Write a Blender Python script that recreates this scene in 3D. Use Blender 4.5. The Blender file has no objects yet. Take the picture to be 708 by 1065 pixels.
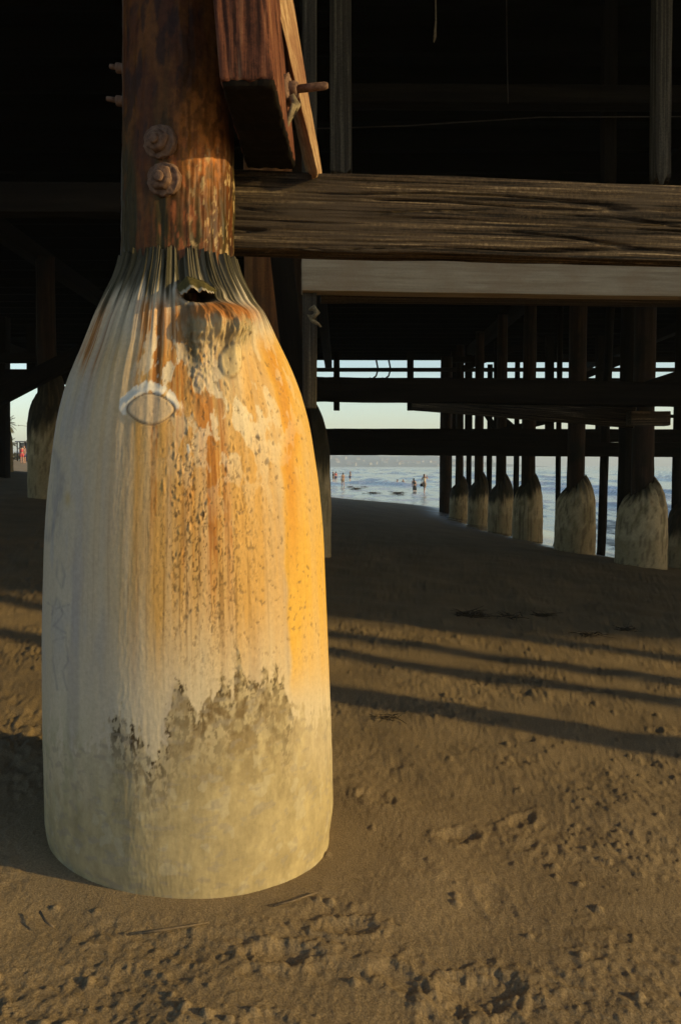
import bpy, math, random
import numpy as np
from mathutils import Vector, Matrix

# ------------------------------------------------------------------ camera, sky, sun, exposure
SC = bpy.context.scene
COL = SC.collection
H, FPX, CX, CY, HOR = 1.25, 860.0, 354.0, 532.5, 484.0     # photo pixels (708 x 1065)
PITCH = math.atan((CY - HOR) / FPX)
cam = bpy.data.cameras.new("camera")
cam.lens = 36.0 * FPX / 1065.0
cam.sensor_width = 36.0
cam.sensor_fit = 'AUTO'
cam.clip_start, cam.clip_end = 0.05, 9000.0
camo = bpy.data.objects.new("camera", cam)
COL.objects.link(camo)
camo.location = (0, 0, H)
camo.rotation_euler = (math.radians(90) - PITCH, 0, 0)
SC.camera = camo

SUN_EL, SUN_AZ = math.radians(14.5), math.radians(74.5)     # azimuth from "behind the camera" towards +X
to_sun = Vector((math.sin(SUN_AZ) * math.cos(SUN_EL), -math.cos(SUN_AZ) * math.cos(SUN_EL), math.sin(SUN_EL)))
world = bpy.data.worlds.new("World")
SC.world = world
world.use_nodes = True
wn = world.node_tree
bg = wn.nodes["Background"]
sky = wn.nodes.new("ShaderNodeTexSky")
sky.sky_type = 'NISHITA'
sky.sun_disc = False
sky.sun_elevation = SUN_EL
sky.sun_rotation = math.atan2(to_sun.x, to_sun.y)
sky.air_density, sky.dust_density, sky.ozone_density = 1.0, 0.7, 1.2
wn.links.new(sky.outputs[0], bg.inputs[0])
bg.inputs[1].default_value = 0.15
sl = bpy.data.lights.new("sun", 'SUN')
sl.energy = 3.2
sl.angle = math.radians(1.1)
sl.color = (1.0, 0.74, 0.31)
so = bpy.data.objects.new("sun", sl)
COL.objects.link(so)
so.rotation_euler = to_sun.to_track_quat('Z', 'Y').to_euler()
vs = SC.view_settings
vs.view_transform = 'Standard'
vs.look = 'None'
vs.exposure = 0.5
vs.gamma = 1.0
vs.use_curve_mapping = False
SC.cycles.max_bounces = 8
SC.cycles.volume_bounces = 0

# ------------------------------------------------------------------ helpers
rnd = random.Random(7)
_c, _s = math.cos(PITCH), math.sin(PITCH)


def P(px, py, Y):
    """world point that lies at depth Y and is seen at photo pixel px, py"""
    a, b = (px - CX) / FPX, -(py - CY) / FPX
    d = Vector((a, _c + b * _s, -_s + b * _c))
    return Vector((0, 0, H)) + d * (Y / d.y)


def sstep(a, b, x):
    t = np.clip((x - a) / (b - a), 0, 1)
    return t * t * (3 - 2 * t)


def _hash(ix, iy, iz):
    with np.errstate(over='ignore'):
        h = (ix.astype(np.int64) * 374761393 + iy.astype(np.int64) * 668265263 + iz.astype(np.int64) * 2147483647 * 31) & 0xFFFFFFFF
        h = ((h ^ (h >> 13)) * 1274126177) & 0xFFFFFFFF
        h = ((h ^ (h >> 16)) * 2246822519) & 0xFFFFFFFF
        return ((h ^ (h >> 15)) & 0xFFFFFF).astype(np.float64) / float(0xFFFFFF)


def noise(x, y, z=0.0):
    x, y, z = np.broadcast_arrays(np.asarray(x, float), np.asarray(y, float), np.asarray(z, float))
    x0, y0, z0 = np.floor(x), np.floor(y), np.floor(z)
    fx, fy, fz = x - x0, y - y0, z - z0
    ux, uy, uz = [f * f * f * (f * (f * 6 - 15) + 10) for f in (fx, fy, fz)]
    flat = np.all(fz == 0)
    out = 0
    for dx in (0, 1):
        for dy in (0, 1):
            for dz in ((0,) if flat else (0, 1)):
                hh = _hash(x0 + dx, y0 + dy, z0 + dz) * 2 * np.pi
                h2 = _hash(x0 + dx + 57, y0 + dy - 31, z0 + dz + 11) * 2 - 1
                g = np.cos(hh) * (fx - dx) + np.sin(hh) * (fy - dy) + h2 * (fz - dz)
                w = (ux if dx else 1 - ux) * (uy if dy else 1 - uy) * (1 if flat else (uz if dz else 1 - uz))
                out = out + g * w
    return out * 1.5


def fbm(x, y, z=0.0, o=4, gain=0.5):
    a, t, f = 1.0, 0.0, 1.0
    for i in range(o):
        t = t + a * noise(np.asarray(x) * f + 17.3 * i, np.asarray(y) * f - 9.1 * i, np.asarray(z) * f)
        a *= gain
        f *= 2.03
    return t


def mesh_from(name, verts, faces, smooth=True, cols=None):
    me = bpy.data.meshes.new(name)
    verts = np.asarray(verts, dtype=np.float32)
    if isinstance(faces, np.ndarray):
        n = faces.shape[1]
        me.vertices.add(len(verts))
        me.vertices.foreach_set("co", verts.ravel())
        me.loops.add(faces.size)
        me.loops.foreach_set("vertex_index", faces.astype(np.int32).ravel())
        me.polygons.add(len(faces))
        me.polygons.foreach_set("loop_start", np.arange(0, faces.size, n, dtype=np.int32))
    else:
        me.from_pydata([tuple(map(float, v)) for v in verts], [], [tuple(map(int, f)) for f in faces])
    me.update(calc_edges=True)
    me.validate()
    me.polygons.foreach_set("use_smooth", np.full(len(me.polygons), smooth))
    if cols is not None:
        for an, c in cols.items():
            at = me.color_attributes.new(an, 'FLOAT_COLOR', 'POINT')
            c4 = np.ones((len(verts), 4), dtype=np.float32)
            c4[:, :3] = c
            at.data.foreach_set("color", c4.ravel())
    return me


def grid_faces(nr, nc, wrap=False):
    r = np.arange(nr - 1)[:, None]
    c = np.arange(nc if wrap else nc - 1)[None, :]
    c2 = (c + 1) % nc
    a = r * nc + c
    b = r * nc + c2
    d = (r + 1) * nc + c
    e = (r + 1) * nc + c2
    return np.stack([a, b, e, d], -1).reshape(-1, 4)


def link(name, me, mat=None, parent=None, loc=None):
    o = bpy.data.objects.new(name, me)
    COL.objects.link(o)
    if mat is not None and me is not None and not me.materials:
        me.materials.append(mat)
    if parent is not None:
        o.parent = parent
    if loc is not None:
        o.location = loc
    return o


def tag(o, label=None, cat=None, group=None, kind=None):
    if label:
        o["label"] = label
    if cat:
        o["category"] = cat
    if group:
        o["group"] = group
    if kind:
        o["kind"] = kind
    return o


def empty(name, loc, label, cat, group=None):
    return tag(link(name, None, loc=loc), label, cat, group)


# ---- node materials
def new_mat(name):
    m = bpy.data.materials.new(name)
    m.use_nodes = True
    nt = m.node_tree
    b = nt.nodes["Principled BSDF"]
    return m, nt, b


def N(nt, t, **kw):
    n = nt.nodes.new(t)
    for k, v in kw.items():
        if k.startswith("i_"):
            n.inputs[k[2:].replace("_", " ")].default_value = v
        else:
            setattr(n, k, v)
    return n


def ramp(nt, stops):
    r = nt.nodes.new("ShaderNodeValToRGB")
    e = r.color_ramp.elements
    while len(e) < len(stops):
        e.new(0.5)
    for el, (p, c) in zip(e, stops):
        el.position = p
        el.color = (*c, 1) if len(c) == 3 else c
    return r


def wood_mat(name, stops, axis='X', scale=1.0, spec=0.2, bump=0.4, rough=0.85, patch=None, along=None, fine=0.3):
    m, nt, b = new_mat(name)
    L = nt.links.new
    tc = N(nt, "ShaderNodeTexCoord")
    oi = N(nt, "ShaderNodeObjectInfo")
    mp = N(nt, "ShaderNodeMapping")
    a_ = 0.7 * along / max(scale, 1e-6) if along else 0.7
    s = {'X': (a_, 14, 14), 'Y': (14, a_, 14), 'Z': (14, 14, a_)}[axis]
    mp.inputs["Scale"].default_value = [q * scale for q in s]
    add = N(nt, "ShaderNodeVectorMath", operation='MULTIPLY_ADD')
    add.inputs[1].default_value = (1, 1, 1)
    rv = N(nt, "ShaderNodeVectorMath", operation='SCALE')
    rv.inputs[0].default_value = (37, 53, 71)
    L(oi.outputs["Random"], rv.inputs["Scale"])
    L(tc.outputs["Object"], add.inputs[0])
    L(rv.outputs[0], add.inputs[2])
    L(add.outputs[0], mp.inputs[0])
    n1 = N(nt, "ShaderNodeTexNoise", i_Scale=1.0, i_Detail=8.0, i_Roughness=0.65)
    L(mp.outputs[0], n1.inputs["Vector"])
    nf = N(nt, "ShaderNodeTexNoise", i_Scale=75.0, i_Detail=5.0, i_Roughness=0.75)
    L(add.outputs[0], nf.inputs["Vector"])
    ma = N(nt, "ShaderNodeMath", operation='MULTIPLY_ADD')
    L(nf.outputs[0], ma.inputs[0])
    ma.inputs[1].default_value = fine
    mb_ = N(nt, "ShaderNodeMath", operation='SUBTRACT')
    L(n1.outputs[0], mb_.inputs[0])
    mb_.inputs[1].default_value = fine * .5
    L(mb_.outputs[0], ma.inputs[2])
    r = ramp(nt, stops)
    L(ma.outputs[0], r.inputs[0])
    colr = r.outputs[0]
    if patch:
        n2 = N(nt, "ShaderNodeTexNoise", i_Scale=2.3, i_Detail=5.0, i_Roughness=0.6)
        L(add.outputs[0], n2.inputs["Vector"])
        r2 = ramp(nt, [(0.48, (0, 0, 0)), (0.66, (1, 1, 1))])
        L(n2.outputs[0], r2.inputs[0])
        mx = N(nt, "ShaderNodeMix", data_type='RGBA')
        L(r2.outputs[0], mx.inputs["Factor"])
        L(colr, mx.inputs["A"])
        mx.inputs["B"].default_value = (*patch, 1)
        colr = mx.outputs["Result"]
    L(colr, b.inputs["Base Color"])
    b.inputs["Roughness"].default_value = rough
    b.inputs["Specular IOR Level"].default_value = spec
    bp = N(nt, "ShaderNodeBump", i_Strength=bump, i_Distance=0.01)
    L(ma.outputs[0], bp.inputs["Height"])
    L(bp.outputs[0], b.inputs["Normal"])
    return m


def attr_mat(name, rough=0.8, nscale=60, namp=0.25, bump=0.3, spec=0.3):
    m, nt, b = new_mat(name)
    L = nt.links.new
    at = N(nt, "ShaderNodeVertexColor", layer_name="Col")
    tc = N(nt, "ShaderNodeTexCoord")
    n1 = N(nt, "ShaderNodeTexNoise", i_Scale=float(nscale), i_Detail=6.0, i_Roughness=0.7)
    L(tc.outputs["Object"], n1.inputs["Vector"])
    r = ramp(nt, [(0.25, (1 - namp,) * 3), (0.75, (1 + namp,) * 3)])
    L(n1.outputs[0], r.inputs[0])
    mx = N(nt, "ShaderNodeMix", data_type='RGBA', blend_type='MULTIPLY')
    mx.inputs["Factor"].default_value = 1.0
    L(at.outputs[0], mx.inputs["A"])
    L(r.outputs[0], mx.inputs["B"])
    L(mx.outputs["Result"], b.inputs["Base Color"])
    b.inputs["Roughness"].default_value = rough
    b.inputs["Specular IOR Level"].default_value = spec
    bp = N(nt, "ShaderNodeBump", i_Strength=bump, i_Distance=0.004)
    L(n1.outputs[0], bp.inputs["Height"])
    L(bp.outputs[0], b.inputs["Normal"])
    return m


def noisy_mat(name, c1, c2, scale=8, rough=0.8, bump=0.2, metallic=0.0, dist=0.01, spec=0.3):
    m, nt, b = new_mat(name)
    L = nt.links.new
    tc = N(nt, "ShaderNodeTexCoord")
    n1 = N(nt, "ShaderNodeTexNoise", i_Scale=float(scale), i_Detail=6.0, i_Roughness=0.65)
    L(tc.outputs["Object"], n1.inputs["Vector"])
    r = ramp(nt, [(0.3, c1), (0.7, c2)])
    L(n1.outputs[0], r.inputs[0])
    L(r.outputs[0], b.inputs["Base Color"])
    b.inputs["Roughness"].default_value = rough
    b.inputs["Metallic"].default_value = metallic
    b.inputs["Specular IOR Level"].default_value = spec
    bp = N(nt, "ShaderNodeBump", i_Strength=bump, i_Distance=dist)
    L(n1.outputs[0], bp.inputs["Height"])
    L(bp.outputs[0], b.inputs["Normal"])
    return m


M = {}
M['creosote'] = wood_mat("creosote_timber", [(0.3, (0.004, 0.003, 0.0022)), (0.55, (0.011, 0.008, 0.0055)), (0.75, (0.02, 0.015, 0.01))], 'X', spec=.06)
M['creosote_post'] = wood_mat("creosote_post", [(0.3, (0.004, 0.003, 0.002)), (0.55, (0.012, 0.009, 0.006)), (0.75, (0.02, 0.015, 0.01))], 'Z', spec=.06)
M['deck'] = wood_mat("deck_timber", [(0.3, (0.0022, 0.0016, 0.0012)), (0.7, (0.006, 0.0045, 0.0032))], 'Y', spec=.03)
M['joist'] = wood_mat("joist_timber", [(0.3, (0.0022, 0.0016, 0.0012)), (0.7, (0.006, 0.0045, 0.0032))], 'X', spec=.03)
M['grey_post'] = wood_mat("grey_post", [(0.34, (0.014, 0.011, 0.008)), (0.52, (0.05, 0.041, 0.029)), (0.68, (0.13, 0.11, 0.08))], 'X', scale=3, along=1.0)
M['pale'] = wood_mat("pale_timber", [(0.3, (0.22, 0.17, 0.11)), (0.6, (0.33, 0.27, 0.185)), (0.8, (0.41, 0.345, 0.25))], 'X', scale=3, bump=0.2, patch=(0.26, 0.19, 0.12))
M['weather'] = wood_mat("weathered_timber", [(0.40, (0.006, 0.004, 0.003)), (0.48, (0.045, 0.031, 0.02)), (0.58, (0.09, 0.063, 0.038)), (0.68, (0.3, 0.225, 0.14))], 'X', scale=4.5, bump=1.0, patch=(0.055, 0.04, 0.028), along=1.4)
M['red_timber'] = wood_mat("red_brown_timber", [(0.36, (0.025, 0.008, 0.005)), (0.5, (0.12, 0.04, 0.02)), (0.6, (0.17, 0.07, 0.035)), (0.74, (0.32, 0.18, 0.09))], 'Z', scale=3, bump=0.4, patch=(0.12, 0.042, 0.027), along=1.2)
M['tan_timber'] = wood_mat("tan_split_timber", [(0.28, (0.13, 0.065, 0.03)), (0.5, (0.33, 0.2, 0.1)), (0.7, (0.5, 0.35, 0.2))], 'Z', scale=3, bump=0.6, along=1.2, patch=(0.2, 0.09, 0.05))
M['rust'] = noisy_mat("rusted_iron", (0.06, 0.028, 0.017), (0.24, 0.14, 0.09), 45, 0.85, 0.6, dist=0.006)
M['rope'] = noisy_mat("old_rope", (0.12, 0.09, 0.05), (0.28, 0.22, 0.13), 60, 0.95, 0.5)
M['kelp'] = noisy_mat("dry_kelp", (0.02, 0.014, 0.008), (0.08, 0.05, 0.02), 20, 0.6, 0.4)
M['twig'] = noisy_mat("twig", (0.08, 0.055, 0.03), (0.18, 0.13, 0.08), 40, 0.9, 0.3)
M['skin'] = noisy_mat("skin", (0.40, 0.22, 0.15), (0.46, 0.26, 0.18), 6, 0.55, 0.05)
M['hair'] = noisy_mat("dark_hair", (0.012, 0.008, 0.006), (0.03, 0.02, 0.014), 30, 0.5, 0.3)
M['cream'] = noisy_mat("cream_cloth", (0.6, 0.5, 0.34), (0.7, 0.6, 0.44), 12, 0.85, 0.2)
M['brown_cloth'] = noisy_mat("brown_print_cloth", (0.16, 0.09, 0.05), (0.4, 0.28, 0.18), 16, 0.85, 0.2)
M['black_cloth'] = noisy_mat("black_cloth", (0.01, 0.01, 0.012), (0.025, 0.025, 0.028), 12, 0.8, 0.2)
M['red_cloth'] = noisy_mat("red_cloth", (0.45, 0.06, 0.07), (0.55, 0.1, 0.1), 12, 0.8, 0.2)
M['blue_cloth'] = noisy_mat("navy_cloth", (0.03, 0.04, 0.1), (0.05, 0.06, 0.14), 12, 0.8, 0.2)
M['leaf'] = noisy_mat("palm_leaf", (0.045, 0.05, 0.02), (0.11, 0.10, 0.045), 3, 0.6, 0.2)
M['bark'] = noisy_mat("palm_bark", (0.12, 0.09, 0.06), (0.2, 0.16, 0.11), 6, 0.9, 0.4)
M['steel'] = noisy_mat("galvanised_steel", (0.25, 0.25, 0.25), (0.35, 0.35, 0.34), 8, 0.5, 0.1)
M['dark_pipe'] = noisy_mat("old_pipe", (0.015, 0.012, 0.01), (0.05, 0.035, 0.025), 12, 0.7, 0.3)
M['stand_wood'] = noisy_mat("painted_stand", (0.1, 0.11, 0.14), (0.15, 0.16, 0.2), 6, 0.7, 0.2)
M['wall_pale'] = noisy_mat("house_wall", (0.3, 0.27, 0.22), (0.45, 0.4, 0.33), 0.3, 0.8, 0.05)
M['roof'] = noisy_mat("house_roof", (0.2, 0.12, 0.08), (0.3, 0.2, 0.14), 0.5, 0.8, 0.1)
M['window'] = noisy_mat("house_window", (0.03, 0.04, 0.05), (0.05, 0.06, 0.07), 1, 0.1, 0.0)
M['jacket'] = attr_mat("stained_concrete", 0.7, 70, 0.13, 0.15, 0.15)
M['shaft'] = attr_mat("stained_pile_timber", 0.42, 45, 0.4, 0.35, 0.1)
M['far_jacket'] = attr_mat("weathered_concrete", 0.85, 25, 0.25, 0.4, 0.2)


# ---- a timber: a hexahedron with rounded, weathered edges, grain along its first axis
def timber_mesh(name, c, dims, n=(24, 6, 6), r=0.008, amp=0.003, seed=0, grain=(1.2, 22), ragged=0.0, crack=0.0):
    """c: 8 corners c[u][v][w]; dims: physical size along u, v, w"""
    def line(k, nn):
        rr = min(r / dims[k], 0.2)
        return np.unique(np.concatenate([[0, rr * 0.4, rr], np.linspace(rr, 1 - rr, nn), [1 - rr, 1 - rr * 0.4, 1]]))
    U, V, W = line(0, n[0]), line(1, n[1]), line(2, n[2])
    pts, faces, key = [], [], {}

    def vid(i, j, k):
        q = (i, j, k)
        if q not in key:
            key[q] = len(pts)
            pts.append((U[i], V[j], W[k]))
        return key[q]
    nu, nv, nw = len(U), len(V), len(W)
    for j in (0, nv - 1):
        for i in range(nu - 1):
            for k in range(nw - 1):
                f = [vid(i, j, k), vid(i + 1, j, k), vid(i + 1, j, k + 1), vid(i, j, k + 1)]
                faces.append(f if j == 0 else f[::-1])
    for k in (0, nw - 1):
        for i in range(nu - 1):
            for j in range(nv - 1):
                f = [vid(i, j, k), vid(i, j + 1, k), vid(i + 1, j + 1, k), vid(i + 1, j, k)]
                faces.append(f if k == 0 else f[::-1])
    for i in (0, nu - 1):
        for j in range(nv - 1):
            for k in range(nw - 1):
                f = [vid(i, j, k), vid(i, j, k + 1), vid(i, j + 1, k + 1), vid(i, j + 1, k)]
                faces.append(f if i == 0 else f[::-1])
    p = np.array(pts)
    d = np.array(dims)
    loc = (p - 0.5) * d
    q = np.abs(loc) - (d / 2 - r)
    qc = np.maximum(q, 0)
    ln = np.linalg.norm(qc, axis=1)
    sc_ = np.where(ln > r, r / np.maximum(ln, 1e-9), 1.0)
    new = np.sign(loc) * np.where(q > 0, (d / 2 - r) + qc * sc_[:, None], np.abs(loc))
    nrm = np.sign(loc) * qc
    nrm = nrm / np.maximum(np.linalg.norm(nrm, axis=1), 1e-9)[:, None]
    g = fbm(loc[:, 0] * grain[0] + seed * 7.7, loc[:, 1] * grain[1] + seed, loc[:, 2] * grain[1] - seed, 4)
    g2 = noise(loc[:, 0] * grain[0] * 2 + 5 + seed, loc[:, 1] * grain[1] * 2.5, loc[:, 2] * grain[1] * 2.5)
    disp = amp * (g - 1.6 * np.maximum(0, np.abs(g2) - 0.35) * 2)
    wob = fbm(loc[:, 0] * 1.1 + seed * 3.1, seed * 1.7 + 0 * loc[:, 0], 0, 2) * min(amp, .003) * 1.3
    if crack:
        ck = np.abs(fbm(loc[:, 0] * .55 + seed, loc[:, 1] * 13, loc[:, 2] * 13 + .25 * np.sin(loc[:, 0] * 2.2), 2))
        disp = disp - crack * np.maximum(0, 1 - ck / .07) * sstep(-.25, .15, noise(loc[:, 0] * 1.7 + 4, loc[:, 1] * 9, loc[:, 2] * 9))
    new = new + nrm * disp[:, None]
    new[:, 2] += wob
    if ragged:
        new[:, 0] += np.sign(loc[:, 0]) * (np.abs(p[:, 0] - .5) > 0.45) * ragged * noise(loc[:, 1] * 40 + seed, loc[:, 2] * 40)
    p2 = new / d + 0.5
    u, v, w = p2[:, 0:1], p2[:, 1:2], p2[:, 2:3]
    C8 = np.array([[[list(c[a][b][e]) for e in (0, 1)] for b in (0, 1)] for a in (0, 1)], float)
    out = 0
    for a in (0, 1):
        for b in (0, 1):
            for e in (0, 1):
                out = out + (u if a else 1 - u) * (v if b else 1 - v) * (w if e else 1 - w) * C8[a, b, e]
    return mesh_from(name, out, np.array(faces), True)


def box_corners(dims):
    l, w, h = dims
    return [[[(a * l, (b - .5) * w, (e - .5) * h) for e in (0, 1)] for b in (0, 1)] for a in (0, 1)]


def beam(name, p0, p1, w, h, mat, label=None, cat="beam", group=None, parent=None, n=(24, 5, 5), amp=0.004, seed=0, r=0.008, roll=0.0, grain=(1.2, 22), ragged=0.0, crack=0.0):
    p0, p1 = Vector(p0), Vector(p1)
    mat = 'creosote' if mat == 'creosote_post' else mat
    x = (p1 - p0)
    l = x.length
    x.normalize()
    z = Vector((0, 0, 1)) if abs(x.z) < 0.9 else Vector((0, -1, 0))
    y = z.cross(x).normalized()
    z = x.cross(y)
    mt = Matrix((x, y, z)).transposed().to_4x4() @ Matrix.Rotation(roll, 4, 'X')
    me = timber_mesh(name, box_corners((l, w, h)), (l, w, h), n, r, amp, seed, grain, ragged, crack)
    o = link(name, me, M[mat] if isinstance(mat, str) else mat, parent)
    o.matrix_local = Matrix.Translation(p0) @ mt
    if label:
        tag(o, label, cat, group)
    return o


def solid(name, corners, dims, mat, label=None, cat=None, group=None, parent=None, **kw):
    """timber from 8 world corners; origin at its first corner"""
    o0 = Vector(corners[0][0][0])
    cc = [[[tuple(Vector(corners[a][b][e]) - o0) for e in (0, 1)] for b in (0, 1)] for a in (0, 1)]
    o = link(name, timber_mesh(name, cc, dims, **kw), M[mat], parent, o0)
    if label:
        tag(o, label, cat, group)
    return o


def tube_mesh(name, pts, radii, seg=8, wob=0.0, seed=0):
    pts = [Vector(p) for p in pts]
    rings, prev = [], None
    for i, p in enumerate(pts):
        d = (pts[min(i + 1, len(pts) - 1)] - pts[max(i - 1, 0)]).normalized()
        if prev is None:
            s = d.cross(Vector((0, 0, 1)) if abs(d.z) < .9 else Vector((1, 0, 0))).normalized()
        else:
            s = (prev - d * prev.dot(d)).normalized()
        prev = s
        t = d.cross(s)
        rr = radii[i] if hasattr(radii, '__len__') else radii
        for k in range(seg):
            a = 2 * math.pi * k / seg
            w = 1 + wob * math.sin(seed + 3 * a + i * 1.3)
            rings.append(p + (s * math.cos(a) + t * math.sin(a)) * rr * w)
    n = len(pts)
    faces = [tuple(f) for f in grid_faces(n, seg, True).tolist()]
    faces += [tuple(range(seg))[::-1], tuple((n - 1) * seg + k for k in range(seg))]
    return mesh_from(name, rings, faces, True)


def lathe_mesh(name, prof, seg=24, axis='Z', sharp=False, wob=0.0, lump=0.0):
    pts = []
    for i, (r, z) in enumerate(prof):
        for k in range(seg):
            a = 2 * math.pi * k / seg
            rr = r * (1 + wob * math.sin(2 * a + i)) + (lump * float(noise(math.cos(a) * 3 + r * 90, math.sin(a) * 3 + z * 120)) if lump else 0)
            z_ = z + (lump * .8 * float(noise(math.cos(a) * 3 + r * 130 + 7, math.sin(a) * 3)) if lump else 0)
            pts.append((rr * math.cos(a), rr * math.sin(a), z_))
    n = len(prof)
    f = [tuple(q) for q in grid_faces(n, seg, True).tolist()]
    f += [tuple(range(seg))[::-1], tuple((n - 1) * seg + k for k in range(seg))]
    return mesh_from(name, pts, f, not sharp)


# ------------------------------------------------------------------ the ground
SEA = -1.17
CTRL = np.array([
    (-.52, 2.8, 0), (1, 2.4, -.13), (-1.6, 3, .1), (1.8, 4.2, -.2), (-2.4, 5, .2), (2.5, 6.5, -.28), (-.5, 7.5, -.04), (0, 0, -.04),
    (5.68, 15.7, -.65), (5.5, 19, -.77), (5.55, 24, -.93), (5.5, 28, -1.0), (5.6, 32, -1.02), (5.5, 35.5, -1.0),
    (-7, 20, .45), (-11.7, 30, 1.0), (-31, 81, 1.55), (-38, 105, 1.75), (-14, 36, 1.0),
    (7.3, 21, -1.12), (8.2, 30, -1.2), (7.6, 46, -1.25), (2.5, 56, -1.1), (-.9, 66, -1.12), (-10, 100, -1.2), (-.8, 52, -.78), (5.7, 42, -.98), (0, 30, -.35), (-1, 15, -.1), (2.5, 44, -.72),
    (15, 20, -1.9), (20, 50, -2.3), (30, 90, -2.6), (12, 8, -1.3), (16, 0, -1.6), (9, 4, -.8), (-9, 2, .8), (-15, 8, 1.1), (-30, 30, 1.7), (-35, 0, 1.8), (35, 0, -2.8), (40, 120, -3), (-40, 140, 1.6), (0, -12, 0), (-18, 140, -1.2), (10, -12, -.9)], float)


def _tps(r2):
    return np.where(r2 > 1e-12, 0.5 * r2 * np.log(np.maximum(r2, 1e-12)), 0)


_xy = CTRL[:, :2] / 10
_n = len(CTRL)
_K = _tps(((_xy[:, None] - _xy[None]) ** 2).sum(-1)) + np.eye(_n) * 0.004
_Pm = np.hstack([np.ones((_n, 1)), _xy])
_A = np.block([[_K, _Pm], [_Pm.T, np.zeros((3, 3))]])
_W = np.linalg.solve(_A, np.concatenate([CTRL[:, 2], np.zeros(3)]))


def xshore(Y):
    return np.interp(Y, [100, 140, 300, 600, 1200, 1600], [-10, -18, -40, -70, -90, -60])


def ground_z(X, Y):
    X, Y = np.asarray(X, float), np.asarray(Y, float)
    x, y = np.clip(X, -40, 40), np.clip(Y, -12, 140)
    s = _W[_n] + _W[_n + 1] * x / 10 + _W[_n + 2] * y / 10
    for i in range(_n):
        s = s + _W[i] * _tps((x / 10 - _xy[i, 0]) ** 2 + (y / 10 - _xy[i, 1]) ** 2)
    d = xshore(Y) - X
    far = np.where(d > 0, SEA + 3.0 * (1 - np.exp(-np.maximum(d, 0) / 14)), np.maximum(-4, SEA + .05 * d))
    t = sstep(90, 140, Y)
    return s * (1 - t) + far * t


def gz(x, y):
    return float(ground_z(np.array([x]), np.array([y]))[0])


# fine sand relief: lumps, prints, crumbs
_prints = []
_r = random.Random(3)
for _ in range(210):
    yy = 1.5 + 7.5 * _r.random() ** 1.3
    xx = _r.uniform(-.75, .75) * (yy + 1.2)
    _prints.append((xx, yy, _r.uniform(.05, .11), _r.uniform(.035, .06), _r.uniform(0, 3.14), _r.uniform(.003, .007)))
_prints += [(.02, 2.26, .09, .04, .2, .010), (-.15, 2.11, .10, .045, .15, .010), (.42, 2.9, .08, .05, .5, .008), (.35, 2.02, .12, .07, .4, .010)]
_crumbs = []
for _ in range(14000):
    yy = 1.5 + 6.0 * _r.random() ** 1.4
    xx = _r.uniform(-.62, .62) * (yy + .7)
    if _r.random() > .06 + 1.3 * max(0, math.sin(xx * 2.3 + 1.7 * math.sin(yy * 2.1)) * math.sin(yy * 2.9 + 1.3 * math.sin(xx * 3.1 + 1))) ** 1.3:
        continue
    _crumbs.append((xx, yy, _r.uniform(.003, .006) + 0.012 * _r.random() ** 5))


BASE_XY = (-.515, 2.8)


def relief(X, Y):
    out = np.zeros_like(X)
    near = 1 - sstep(14, 30, Y)
    patch = sstep(-.35, .35, fbm(X * 1.3 + 3, Y * 1.3, 0, 3))
    smooth_zone = np.exp(-(((X - .05) / .35) ** 2 + ((Y - 3.2) / .5) ** 2))
    rough = (0.3 + 0.7 * patch) * (1 - .45 * smooth_zone)
    left = sstep(-.9, -1.4, X)
    rough = rough * (1 + .8 * left)
    out += near * (0.016 * fbm(X * 1.7, Y * 1.7, 0, 2) + rough * (0.0055 * fbm(X * 5, Y * 5, 0, 2)))
    rid = 1 - np.abs(noise(X * 11 + 2, Y * 11)) * 2
    out += near * rough * (0.005 * np.maximum(rid, 0) ** 2 * sstep(-.1, .3, noise(X * 3, Y * 3 + 9)))
    nn = near * (Y < 16)
    out += nn * rough * (0.0042 * fbm(X * 17, Y * 17, 0, 3, .6) + .0026 * np.maximum(0, noise(X * 42, Y * 42 + 3)) ** 1.5 * 2)
    out += nn * 0.0016 * fbm(X * 70, Y * 75, 0, 2)
    rb = np.hypot(X - BASE_XY[0], Y - BASE_XY[1])
    return out * (.15 + .85 * sstep(.49, .68, rb))


def stamp(X, Y, Z):
    for (x, y, a, b, th, d) in _prints:
        if math.hypot(x - BASE_XY[0], y - BASE_XY[1]) < .72:
            continue
        m = np.nonzero((np.abs(X - x) < a * 2.2) & (np.abs(Y - y) < a * 2.2))
        if not len(m[0]):
            continue
        dx, dy = X[m] - x, Y[m] - y
        u = (dx * math.cos(th) + dy * math.sin(th)) / a
        v = (-dx * math.sin(th) + dy * math.cos(th)) / b
        q = np.sqrt(u * u + v * v) + .35 * noise(dx * 25 + x * 9, dy * 25) + .2 * noise(dx * 70 + x * 9, dy * 70)
        Z[m] += -d * np.clip(1 - q ** 2, 0, 1) + d * .75 * np.exp(-((q - 1.25) / .28) ** 2)
    for (x, y, s) in _crumbs:
        m = np.nonzero((np.abs(X - x) < s * 1.5) & (np.abs(Y - y) < s * 1.5))
        if not len(m[0]):
            continue
        q2 = ((X[m] - x) ** 2 + (Y[m] - y) ** 2) / (s * s)
        Z[m] += s * .75 * np.clip(1 - q2, 0, 1) ** .7


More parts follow.
